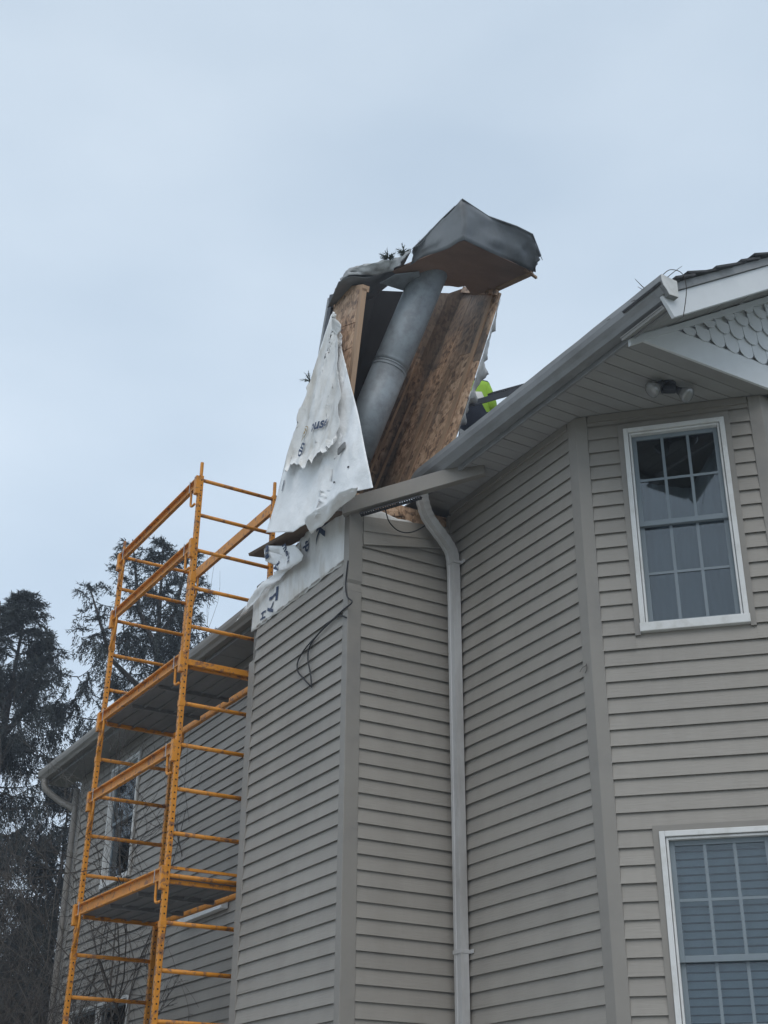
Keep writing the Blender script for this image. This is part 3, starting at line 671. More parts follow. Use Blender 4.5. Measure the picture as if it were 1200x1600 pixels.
# rolled hem along top edge, broken near the corner
MB().tube([p + Vector((0, 0, .002)) for p in ts[:17]], .006, 6).build('hem', M['cap'], capo, smooth=True)
MB().tube([p + Vector((0, 0, .006)) for p in ts[18:]], .007, 6).build('hem', M['cap'], capo, smooth=True)
rws = []
for i in range(7):       # top pan of the cap
    t = i / 6; far = [lerp(a_, cD + Vector((.08, -.02, .30)), t * .9) for a_ in ts]; rws.append([p + Vector((0, 0, -.05 * math.sin(t * 3.0) + .012 * fbm(k * .2, t * 3))) for k, p in enumerate(far)])
MB().grid(rws).build('sheet_top', M['cap'], capo, smooth=True, solid=.003)
# folded end flange on the right
slab(MB(), ts[-1] + Vector((0, 0, -.005)), ts[-8] , ts[-8] + Vector((.02, -.05, .0)), ts[-1] + Vector((.03, -.05, -.02)), (.004, .004, .004)).build('flange', M['cap_light'], capo)
# long peeled sheet lying over the left wall
rws = []
P0 = [onz(529, 440, 6.56), onz(548, 428, 6.60), onz(575, 430, 6.62), onz(600, 427, 6.63), onz(618, 416, 6.65), onz(632, 402, 6.68), onz(641, 391, 6.72)]
P1 = [onz(536, 433, 6.60), onz(545, 419, 6.66), onz(570, 413, 6.69), onz(598, 407, 6.70), onz(616, 404, 6.71), onz(630, 398, 6.72), onz(640, 388, 6.74)]
a_, b_ = catmull(P0, 6), catmull(P1, 6)
for i in range(7):
    t = i / 6; rws.append([lerp(p, q, t) + Vector((.012, .014, .016)) * (fbm(k * .3, t * 3, 2) - abs(fbm(k * .22, t * 2, 4, 2))) for k, (p, q) in enumerate(zip(a_, b_))])
for i in range(4):
    t = (i + 1) / 4; rws.append([q + Vector((.35, -.10, .03)) * t + Vector((0, 0, .02 * fbm(k * .3, t * 2))) for k, q in enumerate(b_)])
MB().grid(rws).build('peeled_sheet', M['cap_light'], capo, smooth=True, solid=.003)
rws = []
for i in range(5):
    t = i / 4; rws.append([p + Vector((.42 * t, -.12 * t, .05 * t)) + Vector((0, 0, -.03 * math.sin(k * .2))) for k, p in enumerate(a_)])
MB().grid(rws).build('sheet_under', M['cap'], capo, smooth=True, solid=.003)
# light metal lining under the cap, left of the flue
MB().prism([oncap(*q) - Vector((0, 0, .03)) for q in ((594, 438), (618, 424), (655, 420), (662, 446), (641, 453), (612, 444))], (0, 0, .004)).build('flange', M['galv'], capo)

# ------------------------------------------------------------------ house wrap tent
def tent_y(x, z):
    t = min(1, max(0, (z - 4.5) / 1.9))
    rid = abs(fbm(x * 3.4 + z * 1.1, z * .9, 6, 2)) + .25 * abs(fbm(x * 9 - z * 2, z * 3, 2, 2))
    return lerp(-3.88, -4.055, t) + .03 * fbm(x * 1.7, z * 1.1, 1) - .045 * rid + .010 * math.sin(x * 23 + z * 7 + 2 * fbm(x, z)) * (.3 + t)
def tent_y_old(x, z):
    t = min(1, max(0, (z - 4.5) / 1.9))
    return lerp(-3.88, -4.055, t) + .035 * fbm(x * 1.7, z * 1.1, 1) + .016 * math.sin(x * 17 + z * 5 + 2 * fbm(x, z)) * (.4 + t) + .008 * fbm(x * 9, z * 5, 8)
def txz(px, py, off=0):
    y = -3.97
    for _ in range(6): p = ony(px, py, y + off); y = tent_y(p.x, p.z)
    return p.x, p.z
def tent(name, left, right, off, m, nr_=84, nc=44, rag=0, dip=0):
    lx = catmull([Vector((*p, 0)) for p in left], 12); rx = catmull([Vector((*p, 0)) for p in right], 12)
    def samp(c, t): f = t * (len(c) - 1); i = min(int(f), len(c) - 2); return lerp(c[i], c[i + 1], f - i)
    rws = []
    for i in range(nr_ + 1):
        t = i / nr_; r = []
        a, b = samp(lx, t), samp(rx, t)
        for j in range(nc + 1):
            s = j / nc; p = lerp(a, b, s); px, py = p.x, p.y
            if dip: py += edge_y([(0, 0), (.25, 17), (.5, 7), (.77, -8), (1, 0)], s) * t ** 4
            if rag and t > .80: py -= rag * (t - .80) / .20 * (fbm(s * 4, 3.1, 0, 2) + .3 * fbm(s * 17, 1.1, 0, 2))
            if rag: px += 5 * s ** 6 * fbm(t * 6, 7.7, 0, 2) * min(1, t * 3)
            curl = off + (.06 * max(0, t - .86) / .14 * (1 + fbm(s * 6, .5)) + .03 * max(0, s - .85) / .15 if rag else 0)
            x, z = txz(px, py, curl); r.append((x, tent_y(x, z) + curl, z))
        rws.append(r)
    return MB().grid(rws).build(name, m, None, smooth=True, solid=.001)
sheet = tent('house_wrap', [(519, 486), (497, 555), (476, 625), (452, 700), (441, 740), (431, 782), (416, 832)],
             [(523, 488), (533, 540), (547, 598), (560, 648), (570, 700), (578, 738), (583, 762)], 0, M['wrap'], dip=1)
tag(sheet, 'torn white house wrap sheet hanging like a tent from the leaning chase', 'house wrap')
# lower edge of the tent runs on down behind the stump
outer = tent('torn_layer', [(520, 488), (497, 556), (476, 626), (452, 698), (442, 733)],
             [(523, 490), (528, 560), (531, 620), (527, 665), (522, 700)], .022, M['wrap_dirty'], 60, 34, rag=26); outer.parent = sheet
# staples, patch and dirt on the sheet
st = MB()
for (px, py) in ((524, 755), (546, 731)):
    x, z = txz(px, py); st.obox((x, tent_y(x, z) + .004, z), (.018, 0, .006), (0, .006, 0), (-.003, 0, .012))
st.build('staples', M['dark_steel'], sheet)
x, z = txz(535, 708); MB().obox((x + .04, tent_y(x, z) + .006, z), (-.10, 0, .01), (0, .012, 0), (0, 0, .05)).build('wrap_patch', M['gutter'], sheet)

# printed letters --------------------------------------------------------------
def lettering(text, size, fn, name, parent, m='ink', shear=0):
    cu = bpy.data.curves.new('letters', 'FONT'); cu.body = text; cu.size = size; cu.resolution_u = 3; cu.align_x = 'CENTER'; cu.align_y = 'CENTER'; cu.offset = size * .022
    tmp = bpy.data.objects.new('tmp', cu); col.objects.link(tmp); dg = bpy.context.evaluated_depsgraph_get(); me = bpy.data.meshes.new_from_object(tmp.evaluated_get(dg))
    bpy.data.objects.remove(tmp); bm = bmesh.new(); bm.from_mesh(me); bmesh.ops.triangulate(bm, faces=bm.faces)
    bmesh.ops.subdivide_edges(bm, edges=[e for e in bm.edges if e.calc_length() > .03], cuts=2, use_grid_fill=False)
    bmesh.ops.triangulate(bm, faces=bm.faces)
    for v in bm.verts: v.co = fn(v.co.x + shear * v.co.y, v.co.y)
    bm.to_mesh(me); bm.free(); me.name = name; me.materials.clear(); me.materials.append(M[m])
    o = bpy.data.objects.new(name, me); col.objects.link(o); o.parent = parent; return o
def on_surface(x0, z0, ang, fy, off, flip=1):     # ang: clockwise turn of the writing as seen
    c, s = math.cos(ang), math.sin(ang)
    def fn(u, v):
        u *= flip; a = u * c + v * s; b = -u * s + v * c; x, z = x0 - a, z0 + b; return Vector((x, fy(x, z) + off, z))
    return fn
def bxz(px, py): p = ony(px, py, YC + .012); return p.x, p.z
def ring(fn, rx, ry, wd, name, parent, m):
    mb = MB(); n = 28
    for i in range(n):
        a, b = 2 * math.pi * i / n, 2 * math.pi * (i + 1) / n
        mb.face([fn(rx * math.cos(a), ry * math.sin(a)), fn(rx * math.cos(b), ry * math.sin(b)), fn((rx - wd) * math.cos(b), (ry - wd) * math.sin(b)), fn((rx - wd) * math.cos(a), (ry - wd) * math.sin(a))])
    return mb.build(name, M[m], parent)
lettering('k', .30, on_surface(*bxz(504, 828), R_(90), band_y, .006), 'print', band)
lettering('rap', .145, on_surface(*bxz(483, 844), R_(90), band_y, .006), 'print', band)
f = on_surface(*bxz(468, 862), R_(80), band_y, .006); ring(f, .10, .05, .008, 'print', band, 'stain'); lettering('W', .08, f, 'print', band, 'stain')
lettering('Ty', .20, on_surface(*bxz(428, 940), R_(90), band_y, .006), 'print', band)
lettering('H', .11, on_surface(*bxz(411, 962), R_(90), band_y, .006), 'print', band)
ft = lambda x, z: tent_y(x, z) + .024
f = on_surface(*txz(480, 682), R_(-28), ft, .012); ring(f, .085, .055, .007, 'print', sheet, 'stain'); lettering('TNI', .075, f, 'print', sheet, 'stain')
lettering('dn', .12, on_surface(*txz(477, 704), R_(-50), ft, .014), 'print', sheet)
lettering('ouse', .13, on_surface(*txz(504, 664), R_(12), ft, .014), 'print', sheet)
lettering('l', .12, on_surface(*txz(443, 760), R_(30), tent_y, .007), 'print', sheet)
# folded flap of wrap with big letters, hanging outward at the far end of the stump
def flap_y(x, z): return -4.03 + .10 * (z - 4.35) + .025 * fbm(x * 6, z * 6, 4) + .014 * math.sin(x * 24 + z * 15)
fl = [ony(x, y, -4.0) for x, y in ((411, 858), (420, 853), (435, 852), (448, 852), (459, 851), (463, 858), (467, 866), (462, 874), (455, 881), (440, 889), (430, 891), (424, 882), (413, 876))]
cx = sum(p.x for p in fl) / len(fl); cz = sum(p.z for p in fl) / len(fl); mb = MB(); rws = []
for i in range(9):
    t = i / 8; rws.append([(lerp(cx, p.x, t), flap_y(lerp(cx, p.x, t), lerp(cz, p.z, t)), lerp(cz, p.z, t)) for p in fl + fl[:1]])
flap = mb.grid(rws).build('wrap_flap', M['wrap'], None, smooth=True, solid=.002)
tag(flap, 'small curled flap of house wrap with big printed letters above the chase siding', 'house wrap')
def fxz(px, py): p = ony(px, py, -4.02); return p.x, p.z
lettering('e', .24, on_surface(*fxz(423, 861), R_(10), flap_y, .006), 'print', flap)
lettering('v', .20, on_surface(*fxz(431, 884), R_(95), flap_y, .006), 'print', flap)
lettering('meW', .085, on_surface(*fxz(450, 866), R_(75), flap_y, .006, ), 'print', flap)
# ribbon of wrap blowing off the far end, and strip along the break
def ribbon(name, a, b, ya, yb, label):
    A, B = catmull([ony(x, y, ya) for x, y in a], 8), catmull([ony(x, y, yb) for x, y in b], 8); rws = []
    for i in range(6):
        t = i / 5; rws.append([lerp(p, q, t) + Vector((0, .006 * math.sin(k * .35 + t * 4) + .02 * fbm(k * .12, t), .010 * fbm(k * .5, t * 4))) for k, (p, q) in enumerate(zip(A, B))])
    return tag(MB().grid(rws).build(name, M['wrap'], None, smooth=True, solid=.002), label, 'house wrap')
ribbon('wrap_ribbon', [(448, 878), (430, 895), (412, 908), (398, 925), (385, 945), (368, 972)], [(462, 880), (440, 903), (418, 918), (401, 938), (391, 950), (372, 966)], -4.06, -4.08, 'narrow torn ribbon of wrap trailing off the far end of the chase')
ribbon('wrap_strip', [(476, 814), (494, 797), (515, 781), (535, 768), (558, 761)], [(486, 834), (500, 824), (518, 807), (533, 792), (556, 777)], -3.87, -3.95, 'white folded strip of wrap along the broken edge above the letter k')
# weathered sheathing planks sticking out at the break
pk = MB(); a, b = ony(389, 869, -3.99), ony(512, 800, -3.99)
pk.obox(a, b - a, (0, -.17, .02), (.0, .01, .024))
tag(pk.build('sheathing_plank', M['plank'], None, bevel=.004), 'weathered brown sheathing plank jutting out left of the chase break', 'plank')
# spruce sprigs blown onto the wreck
def sprig(c, r, n, label, m='needle_lit'):
    mb = MB(); c = Vector(c)
    for i in range(n):
        d = Vector((random.gauss(0, 1), random.gauss(0, 1), abs(random.gauss(.2, .7)))).normalized(); q = c + d * r * random.uniform(.5, 1)
        mb.tube([c, lerp(c, q, .6) + Vector((0, 0, .01)), q], [.004, .003, .001], 3)
        for k in range(16):
            t = random.uniform(.3, 1); p = lerp(c, q, t); e = Vector((random.gauss(0, 1), random.gauss(0, 1), random.gauss(0, 1))).normalized() * .022; s = e.cross(d) * .18
            mb.face([p - s, p + s, p + e + d * .012])
    return tag(mb.build('spruce_sprig', M[m]), label, 'sprig')
sprig(onz(607, 404, 6.72), .085, 22, 'dark spruce sprig lying on the peeled cap sheet')
sprig(onz(631, 396, 6.74), .075, 16, 'smaller spruce sprig right beside the crumpled cap')
sprig(onz(657, 382, 6.82), .03, 6, 'tiny sprig on the sloping top edge of the cap')
sprig(ony(484, 596, -4.05), .12, 9, 'grey twig poking out left of the hanging wrap')
sprig(onx(1183, 411, 4.75), .05, 5, 'little sprig standing on the roof edge above the rake board')

# ------------------------------------------------------------------ scaffold tower
scaf = thing('scaffold_tower', 'orange baker scaffold tower with two decks beside the chimney chase', 'scaffold')
Z0, Z1 = -1.45, 5.60
def post_xy(i, j, z):      # i: 0 near frame, 1 far frame; j: 0 outer, 1 wall side
    t = (z - 1.1) / (5.6 - 1.1)
    if i == 0: x = lerp(9.572, 9.508, t); y = lerp(-3.67, -3.67, t) if j == 0 else lerp(-4.40, -4.38, t)
    else: x = lerp(11.40, 11.36, t); y = lerp(-3.59, -3.645, t) if j == 0 else lerp(-4.30, -4.355, t)
    return x, y
def sp_(i, j, z): return Vector((*post_xy(i, j, z), z))
PW = .042
JOINTS = [Z0, -.02, 1.784, 3.50, 4.586, 5.56]
for i in (0, 1):
    for j in (0, 1):
        sgn = -1 if i == 0 else 1
        for a, b in zip(JOINTS[:-1], JOINTS[1:]):
            mb = MB(); mb.beam(sp_(i, j, a + .003), sp_(i, j, b - .003), PW, PW, (1, 0, 0))
            po = mb.build('post', M['orange'], scaf, bevel=.004)
            hl = MB(); z = a + .06
            while z < b - .04:
                p = sp_(i, j, z)
                for nx, ny in ((-1, 0), (0, 1), (1, 0)):
                    n = Vector((nx, ny, 0)); c = p + n * (PW / 2 + .0006); u = Vector((-ny, nx, 0)); pts = [c + u * .0075 * math.cos(k * math.pi / 3) + Vector((0, 0, .0075 * math.sin(k * math.pi / 3))) for k in range(6)]
                    hl.face(pts)
                z += .0508
            if b > .6: hl.build('post_holes', M['hole'], po)
            if b < 5.5: MB().beam(sp_(i, j, b - .04), sp_(i, j, b + .012), PW + .008, PW + .008, (1, 0, 0)).build('coupling', M['orange'], po, bevel=.003)
        MB().tube([sp_(i, j, 5.56), sp_(i, j, 5.69)], .0155, 10).build('stacking_pin', M['orange'], scaf)
        MB().tube([sp_(i, j, Z0), sp_(i, j, GZ)], .03, 10).build('base_jack', M['zinc'], scaf)
RZ = [5.520, 5.182, 4.848, 4.500, 4.155, 3.84, 3.490, 3.148, 2.794, 2.450, 2.130, 1.784, 1.444, 1.092, .75, .40, .06, -.28, -.62, -.96, -1.3]
for i in (0, 1):
    for z in RZ:
        a, b = sp_(i, 0, z), sp_(i, 1, z)
        if i == 0 and abs(z - 3.84) < .01: MB().beam(a, b, .03, .05).build('rung', M['orange'], scaf, bevel=.003)
        else: MB().tube([a, b], .0165, 10).build('rung', M['orange'], scaf, smooth=True)
        if abs(z - 2.13) < .01: MB().beam(a + Vector((0, 0, .06)), b + Vector((0, 0, .06)), .02, .02).build('rung', M['orange'], scaf)
def rail(j, z, ladder=True):
    sg = 1 if j == 0 else -1
    a, b = sp_(0, j, z) + Vector((.03, sg * .012, 0)), sp_(1, j, z) + Vector((-.03, sg * .012, 0)); d = (b - a)
    mb = MB(); H = .086
    mb.beam(a, b, .006, H); mb.beam(a + Vector((0, sg * .014, H / 2)), b + Vector((0, sg * .014, H / 2)), .034, .012); mb.beam(a + Vector((0, sg * .014, -H / 2)), b + Vector((0, sg * .014, -H / 2)), .034, .012)
    ro = mb.build('side_rail', M['orange'], scaf, bevel=.002)
    for q, e in ((a, 1), (b, -1)):
        MB().beam(q + Vector((-.03 * e, sg * .016, -.12)), q + Vector((-.03 * e, sg * .016, .055)), .046, .05, (1, 0, 0)).build('sleeve', M['orange'], ro, bevel=.003)
        MB().tube([q + Vector((.10 * e, sg * .034, -.055)), q + Vector((.10 * e, sg * .036, .058))], .004, 6).build('lock_pin', M['zinc'], ro)
    # bent locking arms
    MB().tube(catmull([a + Vector((.085, sg * .02, -.035)), a + Vector((.083, sg * .02, -.14)), a + Vector((.078, sg * .02, -.185)), a + Vector((.045, sg * .02, -.205)), a + Vector((-.01, sg * .02, -.207))], 5), .011, 8).build('lock_arm', M['orange'], ro, smooth=True)
    MB().tube(catmull([b + Vector((-.11, sg * .02, -.035)), b + Vector((-.108, sg * .02, -.13)), b + Vector((-.085, sg * .02, -.20)), b + Vector((-.03, sg * .02, -.29)), b + Vector((.0, sg * .02, -.33))], 5), .011, 8).build('lock_arm', M['orange'], ro, smooth=True)
for z in (5.49, 4.885, 3.865, 3.125, 2.14, .9): rail(0, z)
for z in (5.47, 3.865, 2.14, .9): rail(1, z)
for z in (3.835, 2.11, .87):
    a, b, c, d = sp_(0, 0, z), sp_(1, 0, z), sp_(1, 1, z), sp_(0, 1, z)
    pl = slab(MB(), a + Vector((.035, -.03, 0)), b + Vector((-.035, -.03, 0)), c + Vector((-.035, .03, 0)), d + Vector((.035, .03, 0)), (0, 0, .02)).build('deck', M['deck'], scaf)
    for k in range(1, 5):
        t = k / 5; p, q = lerp(a, d, t), lerp(b, c, t); MB().beam(p + Vector((.05, 0, -.008)), q + Vector((-.05, 0, -.008)), .022, .014).build('deck_rib', M['deck'], pl)
    for t in (.02, .34, .66, .98):
        p, q = lerp(a, b, t), lerp(d, c, t); MB().beam(p + Vector((0, -.03, -.018)), q + Vector((0, .03, -.018)), .03, .03).build('deck_bearer', M['orange' if t in (.02, .98) else 'deck'], pl)

# ------------------------------------------------------------------ twin floodlight under the clipped corner
fl_ = thing('floodlight', 'twin-bulb security floodlight mounted on the soffit above the upper window', 'floodlight')
c = onz(1043, 600, ZS)
MB().tube([c + Vector((0, 0, -.001)), c + Vector((0, 0, -.022))], .055, 20).build('mount_plate', M['dark_steel'], fl_)
MB().beam(c + Vector((0, 0, -.04)) - CR * .045, c + Vector((0, 0, -.04)) + CR * .05, .05, .045).build('sensor_box', M['dark_steel'], fl_, bevel=.008)
bulb = bpy.data.materials.new('bulb_glass'); bulb.use_nodes = True; p_ = bulb.node_tree.nodes['Principled BSDF']; p_.inputs['Base Color'].default_value = (.30, .30, .30, 1); p_.inputs['Roughness'].default_value = .18; p_.inputs['Metallic'].default_value = .35
for (q, d) in ((onz(1028, 603, ZS - .05), Vector((.30, .62, -.55))), (onz(1064, 612, ZS - .06), Vector((-.55, -.35, -.62)))):
    d = d.normalized(); prof = [(-.045, .022), (-.02, .024), (.0, .03), (.03, .046), (.055, .056), (.064, .055), (.072, .045), (.078, .025), (.080, .004)]
    MB().tube([q + d * a for a, r in prof[:3]], [r for a, r in prof[:3]], 18).build('socket', M['dark_steel'], fl_, smooth=True)
    MB().tube([q + d * a for a, r in prof[2:]], [r for a, r in prof[2:]], 24).build('bulb', bulb, fl_, smooth=True)

# ------------------------------------------------------------------ worker on the roof behind the chase
def person():
    root = thing('person', 'crouching worker in navy work clothes with lime panels behind the leaning chase', 'person')
    # skeleton: kneeling on the slope, leaning towards the chase
    base = Vector((8.37, -5.84, 5.64)); rx = Vector((-.55, -.84, 0)).normalized(); fy = Vector((.84, -.55, 0)).normalized() ; up = Vector((0, 0, 1))
    P = lambda a, b, c_: base + rx * a + fy * b + up * c_
    J = dict(pelvis=P(0, 0, .46), waist=P(-.01, .02, .62), chest=P(-.05, .06, .83), neckb=P(-.13, .09, .98), neck=P(-.17, .11, 1.04), head=P(-.20, .13, 1.13), crown=P(-.22, .14, 1.22),
             shl=P(-.20, .0, .95), ell=P(-.30, .16, .76), wrl=P(-.34, .36, .72), shr=P(.08, .03, .93), elr=P(.13, .0, .68), wrr=P(-.02, .20, .58),
             hil=P(-.10, .0, .42), knl=P(-.16, .34, .26), anl=P(-.15, -.02, .12), tol=P(-.15, .14, .06), hir=P(.10, 0, .42), knr=P(.10, .30, .14), anr=P(.12, -.10, .08), tor=P(.12, -.20, .03))
    Rr = dict(pelvis=.15, waist=.135, chest=.165, neckb=.10, neck=.058, head=.085, crown=.075, shl=.075, ell=.052, wrl=.038, shr=.085, elr=.058, wrr=.04, hil=.10, knl=.075, anl=.05, tol=.045, hir=.10, knr=.075, anr=.05, tor=.04)
    E_ = [('pelvis', 'waist'), ('waist', 'chest'), ('chest', 'neckb'), ('neckb', 'neck'), ('neck', 'head'), ('head', 'crown'), ('chest', 'shl'), ('shl', 'ell'), ('ell', 'wrl'), ('chest', 'shr'), ('shr', 'elr'), ('elr', 'wrr'),
          ('pelvis', 'hil'), ('hil', 'knl'), ('knl', 'anl'), ('anl', 'tol'), ('pelvis', 'hir'), ('hir', 'knr'), ('knr', 'anr'), ('anr', 'tor')]
    # five-fingered hands
    for sd_, (w_, e_) in (('l', ('wrl', 'ell')), ('r', ('wrr', 'elr'))):
        d = (J[w_] - J[e_]).normalized(); s = d.cross(up).normalized(); t = s.cross(d)
        pn = 'palm' + sd_; J[pn] = J[w_] + d * .065; Rr[pn] = .03; E_.append((w_, pn))
        for k, ln in enumerate((.070, .078, .072, .056)):
            o = s * (.030 - .020 * k); k1, k2 = f'f{sd_}{k}a', f'f{sd_}{k}b'; J[k1] = J[pn] + d * .04 + o; J[k2] = J[k1] + d * ln * .6 - t * ln * .55; Rr[k1] = .0095; Rr[k2] = .008; E_ += [(pn, k1), (k1, k2)]
        k1, k2 = f't{sd_}a', f't{sd_}b'; J[k1] = J[w_] + d * .035 + s * .045; J[k2] = J[k1] + d * .045 + s * .012 - t * .012; Rr[k1] = .011; Rr[k2] = .009; E_ += [(w_, k1), (k1, k2)]
    names = list(J); me = bpy.data.meshes.new('body'); me.from_pydata([tuple(J[n]) for n in names], [(names.index(a), names.index(b)) for a, b in E_], [])
    o = bpy.data.objects.new('body', me); col.objects.link(o); sk = o.modifiers.new('skin', 'SKIN'); sv = me.skin_vertices[0].data
    for i, n in enumerate(names): sv[i].radius = (Rr[n], Rr[n]); sv[i].use_root = (n == 'pelvis')
    sb = o.modifiers.new('sub', 'SUBSURF'); sb.levels = 2; sb.render_levels = 2
    dg = bpy.context.evaluated_depsgraph_get(); me2 = bpy.data.meshes.new_from_object(o.evaluated_get(dg)); bpy.data.objects.remove(o)
    for m in ('navy', 'lime', 'skin', 'reflect'): me2.materials.append(M[m])
    for p in me2.polygons:
        c_ = p.center; z = c_.z - base.z; u = (c_ - base).dot(rx); q = 0
        if (c_ - J['head']).length < .16 and z > 1.03: q = 2
        for w_ in ('palml', 'palmr'):
            if (c_ - J[w_]).length < .13 and (c_ - J['wrl' if w_[-1] == 'l' else 'wrr']).length > .03: q = 2
        if q == 0:
            if .86 < z < .965 and u > -.16: q = 1                                   # shoulder yoke
            elif (c_ - lerp(J['shr'], J['elr'], .55)).length < .15 and u > .04 and z < .93: q = 1   # sleeve band
            elif .79 < z <= .83 and u > -.2: q = 3
        p.material_index = q; p.use_smooth = True
    ob = bpy.data.objects.new('body', me2); col.objects.link(ob); ob.parent = root
    # knit cap and face details
    hd, dr = J['head'], (J['crown'] - J['neck']).normalized()
    mb = MB(); mb.tube([hd + dr * .02, hd + dr * .06, hd + dr * .10, hd + dr * .125, hd + dr * .135], [.108, .108, .092, .055, .012], 18); mb.build('knit_cap', M['hat'], root, smooth=True)
    fz = fy
    MB().tube([hd + fz * .085 + up * .02, hd + fz * .115 - up * .012, hd + fz * .09 - up * .02], [.008, .014, .008], 8).build('nose', M['skin'], root, smooth=True)
    for s_ in (-1, 1):
        MB().tube([hd + fz * .088 + rx * .032 * s_ + up * .022, hd + fz * .096 + rx * .032 * s_ + up * .022], .009, 8).build('eye', M['black'], root)
        MB().tube([hd + rx * .086 * s_ + up * .02, hd + rx * .096 * s_, hd + rx * .088 * s_ - up * .025], [.012, .016, .009], 8).build('ear', M['skin'], root, smooth=True)
    MB().tube([hd + fz * .092 - rx * .022 - up * .045, hd + fz * .098 - up * .047, hd + fz * .092 + rx * .022 - up * .045], .005, 6).build('mouth', M['stain'], root)
person()
# dark notched plank set on the roof slope in front of the worker
a, b = onx(741, 626, 8.05), onx(835, 600, 8.0)
pk = MB(); pk.obox(a + Vector((0, 0, -.05)), b - a, (.05, .02, 0), (0, 0, .06))
d = (b - a)
for k in range(22): pk.obox(a + d * (.30 + .70 * k / 22) + Vector((0, 0, .010)), d * .018, (.05, .02, 0), (0, 0, .028))
tag(pk.build('roof_plank', M['dark_steel'], None, bevel=.002), 'dark plank with notched upper edge running up the roof before the worker', 'plank')

# ------------------------------------------------------------------ trees
def mesh_np(name, V, F, m, parent, smooth=False):
    me = bpy.data.meshes.new(name); me.vertices.add(len(V)); me.vertices.foreach_set('co', np.asarray(V, np.float32).ravel())
    k = F.shape[1]; me.loops.add(F.size); me.loops.foreach_set('vertex_index', F.astype(np.int32).ravel()); me.polygons.add(len(F))
    me.polygons.foreach_set('loop_start', np.arange(0, F.size, k, dtype=np.int32)); me.polygons.foreach_set('loop_total', np.full(len(F), k, np.int32))
    me.materials.append(m); me.update(calc_edges=True); me.validate(); o = bpy.data.objects.new(name, me); col.objects.link(o); o.parent = parent; return o
def spruce(label, base, H, R0, seed, nb=260, dens=1.0, tops=(), gap=.0, m='needle', group=None):
    r = np.random.default_rng(seed); root = thing('spruce_tree', label, 'tree', group=group); base = np.array(base, float)
    wood = MB(); bx_, by_, bz_ = base
    wob = lambda z: (bx_ + .06 * math.sin(z * .7 + seed), by_ + .06 * math.cos(z * .5 + seed))
    zs = np.linspace(0, H, 14); wood.tube([(*wob(z), bz_ + z) for z in zs], [max(.012, .21 * (1 - z / H) ** .8 * (H / 12)) for z in zs], 8)
    for (dx, dy, zt) in tops: wood.tube([(bx_, by_, bz_ + zt - 2.2), (bx_ + dx * .6, by_ + dy * .6, bz_ + zt - 1.5), (bx_ + dx, by_ + dy, bz_ + zt)], [.06, .045, .01], 6)
    C_, D_, W_ = [], [], []     # needle clumps: centre, direction, width
    heads = [(0, 0, H)] + [t for t in tops]
    for i in range(nb):
        hd = heads[0] if (len(heads) == 1 or r.random() < .78) else heads[1 + r.integers(len(heads) - 1)]
        f = r.random() ** 1.25; zt = hd[2]; z = zt * (1 - f * (1.0 if hd is heads[0] else .28)) - .03
        z = round(z / .40) * .40 + r.normal(0, .045) if zt - z > 1.0 else z
        if z < .8: continue
        az = r.uniform(0, 2 * math.pi); rr = R0 * ((zt - z) / H) ** .72 * r.uniform(.55, 1.2) + .12
        if hd is not heads[0]: rr = .12 + .45 * (zt - z) * r.uniform(.5, 1.1)
        if r.random() < gap: rr *= .4
        dx, dy = math.cos(az), math.sin(az); x0, y0 = (wob(z) if hd is heads[0] else (bx_ + hd[0], by_ + hd[1]))
        n = 9; t = np.linspace(0, 1, n); sag = r.uniform(.10, .34); upt = r.uniform(.12, .40); bend = r.uniform(-.22, .22)
        bx2 = x0 + rr * (t * dx - bend * t * t * dy); by2 = y0 + rr * (t * dy + bend * t * t * dx); bz2 = bz_ + z + rr * (-sag * 2 * t + (sag * 1.35 + upt * .6) * t * t) + .25 * min(1, (zt - z)) * t
        wood.tube(np.stack([bx2, by2, bz2], 1).tolist(), [max(.003, .030 * (rr / 3) ** .6 * (1 - q * .93)) for q in t], 4, False)
        nl = int((8 + 15 * rr) * dens)
        for k in range(nl):
            q = r.uniform(.12, 1) ** .75; j = min(int(q * (n - 1)), n - 2); fr = q * (n - 1) - j
            p = np.array([bx2[j] + (bx2[j + 1] - bx2[j]) * fr, by2[j] + (by2[j + 1] - by2[j]) * fr, bz2[j] + (bz2[j + 1] - bz2[j]) * fr])
            ang = az + r.choice([-1, 1]) * r.uniform(.35, 1.25); ll = (.14 + .16 * rr * (1 - q) + .07 * min(1, rr)) * r.uniform(.5, 1.3)
            d = np.array([math.cos(ang), math.sin(ang), r.uniform(-2.4, -.35) if rr > .6 else r.uniform(-.5, .6)]); d /= np.linalg.norm(d)
            m_ = max(3, int(ll / .038)); tt = np.linspace(.05, 1, m_)
            pts = p + d * ll * tt[:, None]; pts[:, 2] -= .35 * ll * tt ** 2
            C_.append(pts); D_.append(np.tile(d * [1, 1, 1] + [0, 0, -.35], (m_, 1))); W_.append(np.full(m_, 1.0))
    C_, D_ = np.concatenate(C_), np.concatenate(D_); n = len(C_)
    tri = []
    for k in range(3):
        dd = D_ + r.normal(0, .55, (n, 3)); dd /= np.linalg.norm(dd, axis=1)[:, None]; s = np.cross(dd, r.normal(0, 1, (n, 3))); s /= np.linalg.norm(s, axis=1)[:, None]
        ln = r.uniform(.05, .11, (n, 1)); wd = r.uniform(.006, .013, (n, 1)); c = C_ + r.normal(0, .012, (n, 3))
        tri.append(np.stack([c - s * wd, c + s * wd, c + dd * ln], 1))
    tri = np.concatenate(tri); V = tri.reshape(-1, 3); F = np.arange(len(V)).reshape(-1, 3)
    wood.build('trunk', M['bark'], root); mesh_np('crown', V, F, M[m], root); return root, len(F)
def gdist(px, py, hd): d = sight(px, py); h = math.hypot(d.x, d.y); return d * (hd / h)
tr_ = []
